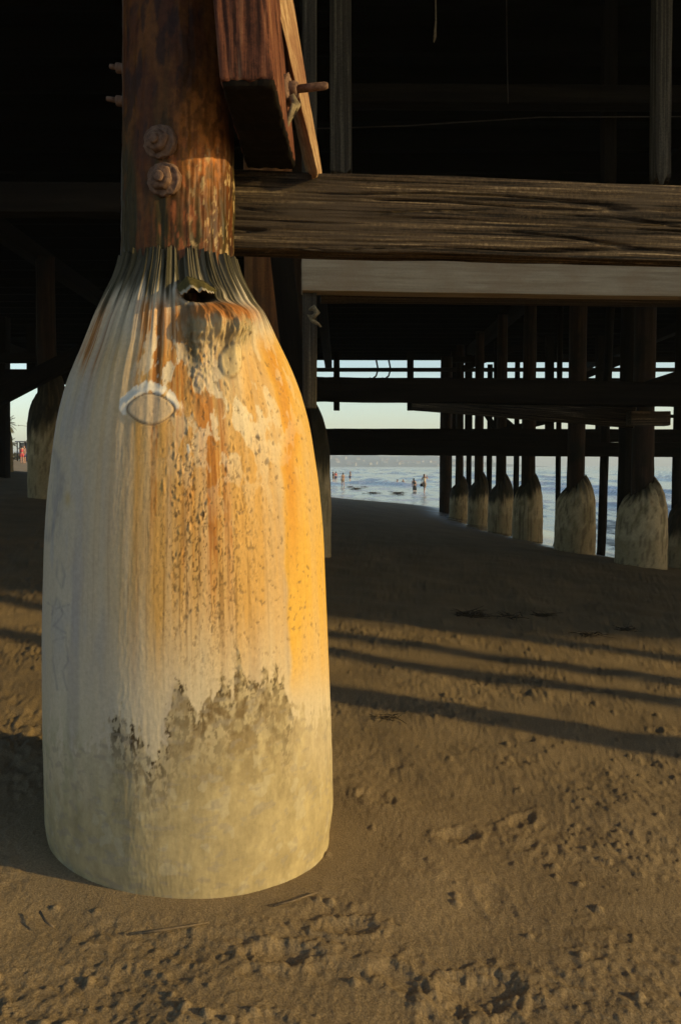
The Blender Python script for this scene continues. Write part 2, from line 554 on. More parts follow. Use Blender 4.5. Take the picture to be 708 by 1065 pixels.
def build_sand():
    ys = [-25, -16, -10, -6, -4, -2.5, -1.2, -.3, .3, .7, 1.0, 1.2]
    y = 1.2
    while y < 14:
        y += max(0.006, y * y / (FPX * H) * 2.0) if y < 9 else y * y / (FPX * H) * 2.0
        ys.append(y)
    while y < 1500:
        y *= 1.03
        ys.append(y)
    ys = np.array(ys)
    s = np.concatenate([np.linspace(-1, -.48, 60, endpoint=False), np.linspace(-.48, .48, 760), np.linspace(.48, 1, 61)[1:]])
    w = np.maximum(6, 1.5 + 1.02 * ys)
    w = np.where(ys < 1.2, np.interp(ys, [-25, -1.2, 1.2], [40, 8, 1.5 + 1.02 * 1.2]), 1.5 + 1.02 * ys)
    X = s[None, :] * w[:, None]
    X[:, 0] = np.minimum(X[:, 0], -60)
    X[:, 1] = np.minimum(X[:, 1], -25)
    X[:, -1] = np.maximum(X[:, -1], 60)
    X[:, -2] = np.maximum(X[:, -2], 25)
    Y = np.repeat(ys[:, None], len(s), 1)
    Z = ground_z(X, Y) + relief(X, Y)
    stamp(X, Y, Z)
    v = np.stack([X, Y, Z], -1).reshape(-1, 3)
    return mesh_from("sand", v, grid_faces(len(ys), len(s)), True)


def sand_mat():
    m, nt, b = new_mat("beach_sand")
    L = nt.links.new
    g = N(nt, "ShaderNodeNewGeometry")
    sx = N(nt, "ShaderNodeSeparateXYZ")
    L(g.outputs["Position"], sx.inputs[0])
    n1 = N(nt, "ShaderNodeTexNoise", i_Scale=1.1, i_Detail=6.0, i_Roughness=0.65)
    n2 = N(nt, "ShaderNodeTexNoise", i_Scale=160.0, i_Detail=4.0, i_Roughness=0.7)
    L(g.outputs["Position"], n1.inputs["Vector"])
    L(g.outputs["Position"], n2.inputs["Vector"])
    r1 = ramp(nt, [(0.3, (0.18, 0.13, 0.073)), (0.7, (0.255, 0.188, 0.108))])
    L(n1.outputs[0], r1.inputs[0])
    r2 = ramp(nt, [(0.3, (.6, .58, .55)), (0.7, (1.4, 1.4, 1.4))])
    L(n2.outputs[0], r2.inputs[0])
    mx = N(nt, "ShaderNodeMix", data_type='RGBA', blend_type='MULTIPLY')
    mx.inputs["Factor"].default_value = 1
    L(r1.outputs[0], mx.inputs["A"])
    L(r2.outputs[0], mx.inputs["B"])
    zz = N(nt, "ShaderNodeMath", operation='MULTIPLY_ADD')
    L(n1.outputs[0], zz.inputs[0])
    zz.inputs[1].default_value = 0.25
    L(sx.outputs["Z"], zz.inputs[2])
    wet = N(nt, "ShaderNodeMapRange", interpolation_type='SMOOTHSTEP')
    wet.inputs["From Min"].default_value = -0.62
    wet.inputs["From Max"].default_value = -0.86
    L(zz.outputs[0], wet.inputs["Value"])
    mw = N(nt, "ShaderNodeMix", data_type='RGBA')
    L(wet.outputs[0], mw.inputs["Factor"])
    L(mx.outputs["Result"], mw.inputs["A"])
    mw.inputs["B"].default_value = (.06, .05, .04, 1)
    L(mw.outputs["Result"], b.inputs["Base Color"])
    rr = N(nt, "ShaderNodeMapRange")
    rr.inputs["To Min"].default_value = .92
    rr.inputs["To Max"].default_value = .07
    L(wet.outputs[0], rr.inputs["Value"])
    L(rr.outputs[0], b.inputs["Roughness"])
    sp = N(nt, "ShaderNodeMapRange")
    sp.inputs["To Min"].default_value = .1
    sp.inputs["To Max"].default_value = .6
    L(wet.outputs[0], sp.inputs["Value"])
    L(sp.outputs[0], b.inputs["Specular IOR Level"])
    bp = N(nt, "ShaderNodeBump", i_Distance=0.004)
    bs = N(nt, "ShaderNodeMapRange")
    bs.inputs["To Min"].default_value = 1.0
    bs.inputs["To Max"].default_value = .03
    L(wet.outputs[0], bs.inputs["Value"])
    L(bs.outputs[0], bp.inputs["Strength"])
    L(n2.outputs[0], bp.inputs["Height"])
    L(bp.outputs[0], b.inputs["Normal"])
    return m


sand = link("sand", build_sand(), sand_mat())
tag(sand, "trampled beach sand under the pier sloping to the water", "sand", kind="structure")


# ---- the sea
def build_sea():
    ys = [-400, -60, -20, 0, 8]
    y = 12.0
    while y < 700:
        ys.append(y)
        y *= 1.012
    ys += [800, 1000, 1300, 1800, 2600]
    ys = np.array(ys)
    s = np.concatenate([np.linspace(-1, -.2, 30, endpoint=False), np.linspace(-.2, .55, 330), np.linspace(.55, 1, 25)[1:]])
    w = np.where(ys < 12, 60, 40 + 1.0 * ys)
    X = s[None] * w[:, None]
    X[:, 0] = -2400
    X[:, -1] = 2400
    Y = np.repeat(ys[:, None], len(s), 1)
    xs = np.interp(Y, [0, 21, 30, 46, 56, 66, 100, 140, 300, 700], [12, 7.2, 7.6, 6.6, 2.3, -1.2, -10, -18, -40, -75])
    d = X - xs
    dn = d + 5 * fbm(X * .02, Y * .02, 3, 3)
    ph = dn / 6.5
    fr = ph - np.floor(ph)
    wid = np.floor(ph)
    act = sstep(-.1, .4, noise(wid * 3.7, Y * .035 + wid * 11))
    crest = np.exp(-((fr - .5) / .16) ** 2) * act
    A = .42 * sstep(1, 9, d) * (1 - sstep(120, 300, d))
    Z = SEA + A * crest + .035 * sstep(0, 4, d) * fbm(X * .8, Y * .35, 0, 3)
    fo = np.exp(-((fr - .40) / .15) ** 2) * sstep(.3, .8, act) * sstep(-.25, .25, fbm(X * .5, Y * .22, 7, 3)) * sstep(2, 7, d) * (1 - sstep(60, 110, d))
    streak = sstep(.12, .5, fbm(X * .55, Y * .16, 4, 4)) * (1 - sstep(14, 40, d)) * sstep(-1, 1, d)
    foam = np.clip(np.maximum(fo, .75 * streak), 0, 1)
    v = np.stack([X, Y, Z], -1).reshape(-1, 3)
    f = foam.reshape(-1, 1).repeat(3, 1)
    return mesh_from("sea", v, grid_faces(len(ys), len(s)), True, {"Foam": f})


def sea_mat():
    m, nt, b = new_mat("sea_water")
    L = nt.links.new
    at = N(nt, "ShaderNodeVertexColor", layer_name="Foam")
    g = N(nt, "ShaderNodeNewGeometry")
    n0 = N(nt, "ShaderNodeTexNoise", i_Scale=2.2, i_Detail=6.0, i_Roughness=0.75)
    L(g.outputs["Position"], n0.inputs["Vector"])
    mu = N(nt, "ShaderNodeMath", operation='MULTIPLY')
    mr = N(nt, "ShaderNodeMapRange", interpolation_type='SMOOTHSTEP')
    mr.inputs["From Min"].default_value = .36
    mr.inputs["From Max"].default_value = .58
    L(n0.outputs[0], mr.inputs["Value"])
    L(at.outputs[0], mu.inputs[0])
    L(mr.outputs[0], mu.inputs[1])
    mx = N(nt, "ShaderNodeMix", data_type='RGBA')
    mx.inputs["A"].default_value = (.12, .14, .145, 1)
    mx.inputs["B"].default_value = (.8, .8, .8, 1)
    L(mu.outputs[0], mx.inputs["Factor"])
    L(mx.outputs["Result"], b.inputs["Base Color"])
    rr = N(nt, "ShaderNodeMapRange")
    rr.inputs["To Min"].default_value = .12
    rr.inputs["To Max"].default_value = .9
    L(mu.outputs[0], rr.inputs["Value"])
    L(rr.outputs[0], b.inputs["Roughness"])
    mp = N(nt, "ShaderNodeMapping")
    mp.inputs["Scale"].default_value = (1.6, .6, 1)
    L(g.outputs["Position"], mp.inputs[0])
    n1 = N(nt, "ShaderNodeTexNoise", i_Scale=1.0, i_Detail=7.0, i_Roughness=0.6)
    L(mp.outputs[0], n1.inputs["Vector"])
    bp = N(nt, "ShaderNodeBump", i_Strength=.5, i_Distance=.12)
    L(n1.outputs[0], bp.inputs["Height"])
    L(bp.outputs[0], b.inputs["Normal"])
    return m


tag(link("sea", build_sea(), sea_mat()), "shallow sea with small breaking waves beyond the pier", "sea", kind="structure")


# ---- far hills across the bay
def build_hills():
    xs = np.linspace(-1500, 420, 260)
    vs_ = np.linspace(0, 1, 24)
    X = np.repeat(xs[None], len(vs_), 0)
    V = np.repeat(vs_[:, None], len(xs), 1)
    Y = 1380 + V * 700 + 60 * fbm(X * .003, 0 * X, 0, 2)
    prof = np.interp(xs, [-1500, -400, -150, 60, 200, 300, 380, 420], [30, 26, 25, 23, 19, 12, 3, -3])[None]
    up = np.interp(V, [0, .05, .35, .7, 1], [-.2, .08, .75, 1, .7])
    Z = -2 + up * prof * (1 + .4 * fbm(X * .006, Y * .006, 0, 4)) + up * 1.2 * fbm(X * .06, Y * .06, 0, 3)
    return mesh_from("hills", np.stack([X, Y, Z], -1).reshape(-1, 3), grid_faces(len(vs_), len(xs)), True)


M['hill'] = noisy_mat("scrub_hillside", (.07, .075, .045), (.19, .17, .12), .03, .95, .2, dist=2)
tag(link("hills", build_hills(), M['hill']), "low hazy hills across the bay", "hills", kind="structure")

# ------------------------------------------------------------------ THE NEAR PILE
DN = 2.8
AX0 = P(202, 868, DN)      # axis at the ground
AXT = P(186.5, 258, DN)    # axis at the jacket's top
ZT = AXT.z - .045
prof_px = [(1000, 147.5), (868, 147.5), (800, 147.5), (700, 147), (640, 146), (586, 144), (556, 143), (517, 139.8), (497, 137.7), (447, 130.5), (423, 124.5), (393, 115), (371, 104.5), (338, 91), (319, 80.5), (304, 73.5), (287, 63.5), (272, 58.5), (258, 57.5)]
_pz, _pr = [], []
for (py, hw) in prof_px:
    zc = P(CX, py, DN).z
    dep = DN * _c - (zc - H) * _s
    t = hw / FPX * dep
    _pz.append(zc)
    _pr.append(t / math.sqrt(1 + (hw / FPX) ** 2))
_pz, _pr = np.array(_pz), np.array(_pr)


def Rz(z):
    # smooth interpolation of the measured profile
    zz = np.linspace(_pz[0], _pz[-1], 500)
    rr = np.interp(zz, _pz, _pr)
    k = np.ones(25) / 25
    rr = np.convolve(np.pad(rr, 12, mode='edge'), k, 'valid')
    return np.interp(z, zz, rr)


def axis_x(z):
    t = (np.asarray(z) - AX0.z) / (AXT.z - AX0.z)
    return AX0.x + (AXT.x - AX0.x) * t + .010 * sstep(.3, .75, t) * (1 - sstep(.8, .95, t))


BASE = Vector((AX0.x, DN, 0))


def gauss(x, y, cx, cy, sx, sy):
    return np.exp(-(((x - cx) / sx) ** 2 + ((y - cy) / sy) ** 2))


def mixc(c, col, f):
    f = np.clip(f, 0, 1)[..., None]
    return c * (1 - f) + np.array(col) * f


def seg_dist(x, y, pts):
    d = np.full(x.shape, 1e9)
    for (x0, y0), (x1, y1) in zip(pts[:-1], pts[1:]):
        vx, vy = x1 - x0, y1 - y0
        t = np.clip(((x - x0) * vx + (y - y0) * vy) / (vx * vx + vy * vy), 0, 1)
        d = np.minimum(d, np.hypot(x - x0 - t * vx, y - y0 - t * vy))
    return d


def build_jacket():
    th = np.concatenate([np.linspace(-math.pi, -1.75, 70, endpoint=False), np.linspace(-1.75, 1.75, 560), np.linspace(1.75, math.pi, 70, endpoint=False)[1:]])
    zb = np.linspace(-.2, ZT, 520)
    T = np.repeat(th[None], len(zb), 0)
    Z = np.repeat(zb[:, None], len(th), 1)
    R = Rz(Z) * (1 - .035 * sstep(.10, -.04, Z))
    # a chart of the skin in which marks are placed: a (across), b (down), about 3 mm per unit
    Ys = DN - R * np.cos(T)
    xa = CX + FPX * (axis_x(Z) + R * np.sin(T)) / Ys
    yb = HOR - FPX * (Z - H) / Ys
    back = np.abs(T) > 1.5
    # periodic noise coordinates
    ct, st = np.cos(T), np.sin(T)

    def pn(fr, fz, off=0, o=3, g=.5):
        return fbm(ct * fr + off, st * fr + off * 1.3, Z * fz + off, o, g)
    D = 0.003 * pn(1.6, 1.6, 2, 2)
    # gathered folds at the neck
    k1 = 1 - 2.2 * np.abs(pn(7.5, .25, 5, 2))
    k2 = 1 - 2.4 * np.abs(pn(14, .5, 9, 2))
    k3 = 1 - 2.2 * np.abs(pn(4.2, .2, 15, 2))
    a_top = sstep(1.55, 1.95, Z)
    a_mid = sstep(1.15, 1.7, Z)
    D += a_top * (.007 * k2 + .012 * k1) * (1 + .3 * sstep(1.85, 1.95, Z)) + a_mid * (1 - .5 * a_top) * (.003 * k1 + .006 * k3) - .012 * a_top - .003 * a_mid
    # crusty runs down the middle of the face
    face = gauss(xa, yb, 215, 500, 75, 150)
    runs = pn(30, 6.0, 3, 3)
    D += .0009 * face * runs + .0003 * pn(22, 5, 8, 3)
    beads = np.maximum(0, pn(44, 44, 4, 2) + .5 * pn(24, 3, 13, 2) - .5)
    D += .008 * beads * sstep(125, 190, xa) * (face + .5 * gauss(xa, yb, 255, 450, 45, 110))
    # hole, hood and bulge
    hole = np.hypot((xa - 208) / 17, (yb - 309 - .12 * (xa - 208)) / 8.5)
    D += -.09 * (1 - sstep(.6, 1.1, hole)) * ~back
    D += .016 * np.exp(-((hole - 1.35) / .35) ** 2) * sstep(318, 300, yb) * ~back
    bul = gauss(xa, yb, 228, 337, 28, 22)
    bul = bul * sstep(309, 324, yb - .1 * (xa - 220))
    D += .105 * bul * (1 + .12 * pn(20, 18, 6, 3)) * ~back
    D += .008 * (1 - sstep(.75, 1.1, np.hypot((xa - 239) / 11, (yb - 377) / 17))) * ~back
    D += -.010 * gauss(xa, yb, 201, 358, 7, 30) * ~back
    ridge = gauss(xa, yb, 240, 385, 15, 52) * sstep(330, 350, yb)
    D += .018 * ridge * ~back
    crust = gauss(xa, yb, 246, 347, 11, 16) + .8 * gauss(xa, yb, 208, 375, 14, 40) + .5 * gauss(xa, yb, 200, 340, 10, 20)
    D += .010 * crust * np.maximum(-.3, pn(36, 60, 2, 3)) * ~back
    # eye-shaped patch with a raised lip
    ex, ey = (xa - 158) / 29, (yb - 426) / 19
    eye = np.hypot(ex, ey * (1 + .55 * ex * ex))
    lip = np.exp(-((eye - 1.0) / .17) ** 2)
    D += (.0055 * lip * (.15 + 1.0 * sstep(.5, -.6, ey)) + .005 * (1 - sstep(.7, 1.0, eye)) - .004 * np.exp(-((eye - .84) / .05) ** 2)) * ~back
    D += .0004 * pn(60, 40, 1, 2)
    chips = sstep(130, 190, xa) * sstep(.64, .74, pn(26, 50, 33, 3, .6)) * sstep(330, 380, yb) * sstep(740, 640, yb)
    D += -.0022 * chips
    # ragged neck
    edge = (Z - (ZT - .06)) / .06
    Zo = Z + np.where(edge > 0, edge, 0) * (.014 * noise(T * 9, 0 * T) + .01 * noise(T * 25, 0 * T + 3))
    R2 = R + D
    X = R2 * st + axis_x(Z) - BASE.x
    Y = -R2 * ct
    # ---- colour of the skin
    c = np.empty(X.shape + (3,))
    c[:] = (.50, .415, .285)
    c = mixc(c, (.56, .475, .33), sstep(-.2, .6, pn(2.5, 1.5, 21, 3)) * .7)
    c = mixc(c, (.34, .295, .245), sstep(.05, .6, pn(5, 1.2, 31, 3)) * .55)
    # greyer, bluer tone on the left
    lft = sstep(150, 60, xa) * sstep(760, 640, yb) * sstep(330, 430, yb)
    c = mixc(c, (.33, .315, .32), lft * (.15 + .35 * sstep(-.2, .4, pn(6, 4, 12, 3))))
    # pale ochre body of the face
    ochre = np.exp(-((xa - 212) / 104) ** 4) * sstep(330, 380, yb) * sstep(760, 600, yb)
    c = mixc(c, (.53, .305, .085), np.clip(ochre * (.82 + .5 * pn(11, .8, 41, 3)), 0, .95))
    # rust running down
    v1 = sstep(-.15, .45, pn(18, .55, 51, 4))
    rust = 1.1 * np.exp(-((xa - 200) / 45) ** 2) * sstep(330, 400, yb) * sstep(700, 520, yb) * (.25 + .75 * v1)
    rust += 1.1 * np.exp(-((xa - np.interp(yb, [300, 420], [162, 172])) / 17) ** 2) * sstep(300, 330, yb) * sstep(430, 360, yb) * (.4 + .6 * v1)
    rust += 1.2 * np.exp(-((xa - np.interp(yb, [320, 420, 480], [186, 208, 214])) / 11) ** 2) * sstep(310, 340, yb) * sstep(520, 400, yb) * (.5 + .5 * v1)
    rust += .7 * np.exp(-((xa - np.interp(yb, [290, 390], [118, 90])) / 12) ** 2) * sstep(295, 330, yb) * sstep(410, 360, yb) * (.4 + .7 * v1)
    rust += 1.1 * bul * sstep(352, 328, yb)
    rust *= .75 + .5 * sstep(-.3, .4, pn(30, 6, 14, 3))
    rust = rust * .7 + .35 * sstep(.2, .75, rust + .22 * pn(26, 9, 17, 4, .65))
    c = mixc(c, (.43, .165, .028), np.clip(1.1 * rust, 0, .92))
    c = mixc(c, (.15, .05, .012), .8 * np.clip(rust - .45, 0, 1) * (v1 > .5))
    # smooth amber sheet on the right flank
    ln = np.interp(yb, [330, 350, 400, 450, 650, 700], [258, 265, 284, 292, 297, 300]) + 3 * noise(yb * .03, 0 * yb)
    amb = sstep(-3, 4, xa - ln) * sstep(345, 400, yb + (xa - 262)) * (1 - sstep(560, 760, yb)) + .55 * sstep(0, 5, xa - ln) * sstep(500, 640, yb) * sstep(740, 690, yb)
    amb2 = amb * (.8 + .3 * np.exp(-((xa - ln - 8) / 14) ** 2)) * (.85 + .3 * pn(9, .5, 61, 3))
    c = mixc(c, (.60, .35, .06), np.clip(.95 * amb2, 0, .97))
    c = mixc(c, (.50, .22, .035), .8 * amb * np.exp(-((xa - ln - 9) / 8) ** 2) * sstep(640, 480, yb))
    # pale crust patches
    wp = sstep(.12, .26, pn(8, 10, 71, 5)) * (gauss(xa, yb, 240, 420, 60, 80) + gauss(xa, yb, 170, 375, 25, 35))
    c = mixc(c, (.66, .58, .42), .75 * np.clip(wp, 0, 1))
    c = mixc(c, (.62, .5, .3), .6 * ridge * (1 - rust.clip(0, 1) * .3))
    # lip of the eye and its drips
    white = (.6 + .6 * pn(20, 20, 83, 2)) * (lip * sstep(.75, -.25, ey) + 1.2 * np.exp(-((eye - 1.28) / .27) ** 2) * sstep(.1, -.4, ey + .3 * pn(12, 20, 85, 2)) * (1 - sstep(.95, 1.15, np.abs(ex))) + .12 * lip) + .8 * gauss(xa, yb, 195, 455, 7, 20) * sstep(0, .3, pn(20, 12, 81, 2) + .2)
    white = sstep(.3, .52, white + .22 * pn(34, 30, 87, 3))
    c = mixc(c, (.70, .64, .53), .92 * white)
    c = mixc(c, (.52, .40, .26), .8 * (1 - sstep(.75, .95, eye)))
    c = mixc(c, (.13, .08, .04), .7 * np.exp(-((eye - .84) / .04) ** 2))
    c = mixc(c, (.33, .28, .16), .75 * crust.clip(0, 1) * sstep(-.3, .3, pn(40, 30, 91, 2)))
    c = mixc(c, (.14, .13, .08), .65 * crust.clip(0, 1) * sstep(.05, .35, pn(60, 50, 95, 2)))
    c = mixc(c, (.44, .31, .15), .85 * np.clip(bul * 1.3, 0, 1) * sstep(322, 345, yb))
    c = mixc(c, (.40, .15, .035), .95 * np.clip(bul * 2.2, 0, 1) * sstep(345, 328, yb + 8 * pn(20, 30, 97, 3)))
    c = mixc(c, (.20, .17, .085), .8 * gauss(xa, yb, 246, 346, 13, 14) * sstep(-.15, .25, pn(40, 60, 92, 3)))
    c = mixc(c, (.12, .10, .05), .7 * gauss(xa, yb, 201, 362, 7, 30) * sstep(-.4, .2, pn(16, 24, 94, 3)))  # green groove left of the bulge, its shadow painted in
    ov = np.hypot((xa - 239) / 11, (yb - 377) / 17)
    c = mixc(c, (.56, .42, .21), .85 * (1 - sstep(.8, 1.0, ov)))
    c = mixc(c, (.16, .11, .05), .55 * np.exp(-((ov - 1.02) / .1) ** 2) * sstep(-.3, .2, pn(20, 30, 98, 2)))
    # brown specks, strung out vertically
    sp = sstep(.34, .5, pn(70, 62, 101, 3, .6) + .55 * pn(24, 2.5, 103, 2) - .12) * np.clip(gauss(xa, yb, 212, 560, 52, 120), 0, 1) * sstep(2, -6, xa - np.interp(yb, [330, 350, 400, 450, 650, 700], [258, 265, 284, 292, 297, 300]))
    c = mixc(c, (.08, .045, .016), .85 * sp)
    sk = sstep(.22, .5, pn(40, 1.6, 111, 4)) * gauss(xa, yb, 200, 600, 80, 80)
    c = mixc(c, (.17, .09, .03), .65 * sk)
    # the damp foot with its ragged tide mark
    L0 = np.interp(xa + 9 * pn(11, 10, 115, 3), [40, 90, 112, 118, 127, 134, 143, 152, 160, 170, 180, 188, 200, 216, 225, 240, 247, 254, 266, 282, 291, 297, 306, 312, 318, 328, 345],
                   [768, 772, 768, 740, 738, 768, 755, 790, 785, 765, 712, 712, 738, 732, 708, 700, 668, 700, 706, 698, 696, 735, 742, 728, 745, 742, 738])
    L0 = L0 - 16 * np.maximum(0, noise(T * 30, 0 * T + 5)) + 6 + 16 * pn(16, 9, 117, 3)
    tide = sstep(-5, 9, yb - L0 + 14 * pn(26, 40, 121, 4, .65))
    tidecol = np.array((.37, .295, .155)) * (1 + .2 * pn(9, 14, 131, 5))[..., None]
    ta = (tide * (.6 + .38 * sstep(0, 110, yb - L0)) * (.6 + .4 * sstep(60, 180, xa) * sstep(340, 290, xa) + .4 * sstep(20, 90, yb - L0)).clip(0, 1))[..., None]
    c = c * (1 - ta) + tidecol * ta
    dk = tide * np.exp(-np.maximum(0, yb - L0) / 46) * sstep(105, 118, xa) * sstep(312, 295, xa)
    c = mixc(c, (.055, .036, .016), 1.1 * dk * (.12 + .95 * sstep(-.12, .3, pn(24, 34, 141, 4, .65))))
    c = mixc(c, (.14, .09, .036), .8 * tide * gauss(xa, yb, 235, 745, 72, 62) * sstep(-.3, .35, pn(12, 22, 151, 4)))
    c = mixc(c, (.46, .40, .27), .4 * sstep(.46, .54, pn(9, 18, 161, 2)) * sstep(780, 800, yb))
    c = mixc(c, (.26, .25, .13), .55 * gauss(xa, yb, 58, 800, 30, 50) * sstep(-.3, .3, pn(9, 9, 171, 3)))
    c = mixc(c, (.27, .23, .17), .5 * sstep(.3, .55, pn(9, 40, 175, 3)) * tide)
    # algae on the gathered neck
    al = sstep(16, -10, yb - np.interp(xa, [40, 110, 150, 200, 215, 245, 275, 340], [322, 312, 304, 302, 312, 312, 328, 335]) + 24 * pn(10, 1.2, 181, 3))
    al = np.maximum(al, .8 * gauss(xa, yb, 197, 300, 14, 14)) * (1 - .9 * np.clip(bul * 2, 0, 1))
    c = mixc(c, (.017, .0155, .005), np.clip(.985 * al * (.9 + .2 * pn(25, 3, 191, 3)), 0, .97))
    c = mixc(c, (.06, .046, .017), .6 * al * sstep(.55, .95, k2) * (.4 + .8 * sstep(0, .4, pn(12, 3, 193, 2))))
    c = mixc(c, (.03, .022, .01), .5 * (1 - sstep(-.6, .2, k1)) * sstep(420, 330, yb))  # darker in the valleys between the folds
    c = mixc(c, (.03, .02, .012), 1 - sstep(.75, 1.15, hole))
    rimw = np.exp(-((hole - 1.3) / .22) ** 2) * sstep(222, 190, xa) * sstep(296, 304, yb)
    c = mixc(c, (.6, .52, .42), .8 * rimw)
    c = mixc(c, (.16, .11, .06), .6 * chips)
    # faint spray-can scrawl
    ink = np.zeros_like(xa)
    for pts, w in (([(57, 470), (66, 500), (60, 535), (50, 560)], 4), ([(62, 580), (66, 600), (63, 612), (58, 600), (60, 582)], 1.4), ([(52, 640), (58, 622), (64, 640), (54, 652), (66, 660)], 1.3),
                   ([(53, 668), (66, 664), (68, 690), (62, 700), (66, 720)], 1.2), ([(53, 668), (52, 690), (56, 720)], 1.2), ([(48, 628), (56, 634), (70, 630)], 1.2)):
        ink = np.maximum(ink, np.exp(-(seg_dist(xa, yb, pts) / w) ** 2))
    c = mixc(c, (.14, .14, .165), .5 * ink * (.6 + .5 * pn(20, 20, 201, 2)).clip(0, 1) * ~back)
    c = mixc(c, (.2, .2, .22), .4 * gauss(xa, yb, 58, 520, 10, 38) * sstep(-.2, .2, pn(14, 10, 205, 3)))
    c = mixc(c, (.45, .33, .16), .9 * gauss(xa, yb, 71, 519, 3, 8))
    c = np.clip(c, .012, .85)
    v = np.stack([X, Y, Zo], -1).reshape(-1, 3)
    nv = len(v)
    f = grid_faces(len(zb), len(th), True)
    # turn the rim inwards onto the post
    rim = v[-len(th):].copy()
    s = .165 / np.maximum(1e-6, np.hypot(rim[:, 0] - (AXT.x - BASE.x), rim[:, 1]))
    rim[:, 0] = (rim[:, 0] - (AXT.x - BASE.x)) * s + AXT.x - BASE.x
    rim[:, 1] *= s
    rim[:, 2] -= .012
    v = np.vstack([v, rim])
    i = np.arange(len(th))
    j = (i + 1) % len(th)
    o = nv - len(th)
    f = np.vstack([f, np.stack([o + i, o + j, nv + j, nv + i], -1)])
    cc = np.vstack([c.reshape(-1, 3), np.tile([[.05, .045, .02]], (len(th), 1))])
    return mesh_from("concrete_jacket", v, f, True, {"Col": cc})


near_pile = empty("pier_pile", BASE, "huge bottle-shaped concrete-jacketed pile in front, rust-streaked and sunlit", "pile")
jk = link("concrete_jacket", build_jacket(), M['jacket'], near_pile)
jk["label"] = "bottle-shaped pale concrete jacket stained orange with a dark tide mark"


def build_shaft():
    top = 6.35
    zb = np.concatenate([np.linspace(1.7, 3.05, 260), np.linspace(3.1, top, 40)])
    th = np.linspace(-math.pi, math.pi, 260, endpoint=False)
    T = np.repeat(th[None], len(zb), 0)
    Z = np.repeat(zb[:, None], len(th), 1)
    R0 = 57.2 / FPX * (DN * _c - .9 * _s) / math.sqrt(1 + (57.2 / FPX) ** 2)
    ct, st = np.cos(T), np.sin(T)

    def pn(fr, fz, off=0, o=3):
        return fbm(ct * fr + off, st * fr + off, Z * fz + off, o)
    D = .006 * pn(1.5, .8, 3, 2) + .002 * pn(6, 10, 6, 4) - .004 * np.maximum(0, np.abs(pn(14, .35, 9, 2)) - .6) + .0005 * pn(26, 6, 12, 2)
    low = sstep(2.45, 2.1, Z)
    D += .004 * low * pn(16, 7, 21, 3)
    R = R0 + D
    cxs = np.interp(Z, [ZT, 2.9, top], [P(185.5, 258, DN).x, P(186.5, 0, DN).x, P(187, -40, DN).x]) - BASE.x
    c = np.empty(T.shape + (3,))
    c[:] = (.08, .027, .006)
    c = mixc(c, (.13, .048, .012), sstep(-.2, .5, pn(3.5, 6, 31, 5)))
    c = mixc(c, (.03, .014, .007), .8 * sstep(.05, .45, pn(5, 8, 41, 5)))
    c = mixc(c, (.036, .03, .01), .85 * sstep(2.5, 2.15, Z + .14 * pn(5, 3, 51, 3)) * sstep(-.5, .2, pn(4, 2, 55, 3)))
    orange = np.exp(-((T - .62) / .42) ** 2 - ((Z - 2.28) / .13) ** 2)  # rust patch with the sunlit brightness put into its colour
    c = mixc(c, (.44, .15, .03), 1.2 * orange * (.4 + .8 * sstep(-.2, .35, pn(8, 22, 61, 4))))
    c = mixc(c, (.36, .25, .12), .8 * sstep(.3, .55, pn(10, 26, 71, 5) * .8 + .4 * pn(16, 5, 73, 3)) * sstep(.2, .6, T) * sstep(2.32, 2.2, Z))
    c = mixc(c, (.30, .09, .035), .5 * sstep(.22, .45, pn(10, 12, 81, 4)) * np.exp(-((T - .25) / .5) ** 2) * sstep(2.32, 2.2, Z))
    c = mixc(c, (.30, .30, .30), .6 * sstep(-1.05, -1.35, T) * sstep(-.3, .3, pn(9, 2, 91, 3)))  # grey-white highlight painted down the left edge
    X = R * st + cxs
    Y = -R * ct
    v = np.stack([X, Y, Z], -1).reshape(-1, 3)
    return mesh_from("timber_post", v, grid_faces(len(zb), len(th), True), True, {"Col": np.clip(c, .01, .8).reshape(-1, 3)})


tp = link("timber_post", build_shaft(), M['shaft'], near_pile)

# the torn hood of fabric over the hole
def hood():
    a = [P(184, 297, 2.535), P(195, 287, 2.57), P(212, 292, 2.565), P(226, 302, 2.56)]
    b = [P(187, 306, 2.485), P(199, 300, 2.455), P(213, 303, 2.46), P(222, 304, 2.49)]
    n = 26
    vv, cc = [], []
    for side in (0, 1):
        for i in range(n):
            s = i / (n - 1) * 3
            k = min(int(s), 2)
            t = s - k
            pa, pb = a[k].lerp(a[k + 1], t), b[k].lerp(b[k + 1], t)
            for j in range(9):
                q = j / 8
                p = pa.lerp(pb, q)
                wv = float(noise(i * .6, j * .5)) * .004 + .010 * math.sin(q * math.pi)
                p = p + Vector((0, -wv - (0.0 if side == 0 else -.009), .012 * float(noise(i * .9, 9.3)) * q * q))
                vv.append(p - BASE)
                g = .5 + .5 * float(noise(i * .9, j * .8 + 4))
                cc.append((.05 + .08 * g, .042 + .06 * g, .014 + .02 * g) if q < .85 else (.4, .34, .24))
    f = grid_faces(n, 9)
    f2 = f[:, ::-1] + n * 9
    e = []
    for i in range(n - 1):
        for j in (0, 8):
            q = [i * 9 + j, (i + 1) * 9 + j, (i + 1) * 9 + j + n * 9, i * 9 + j + n * 9]
            e.append(q if j == 0 else q[::-1])
    return mesh_from("torn_flap", vv, np.vstack([f[:, ::-1], f2[:, :], np.array(e)]), True, {"Col": np.array(cc)})


link("torn_flap", hood(), M['jacket'], near_pile)


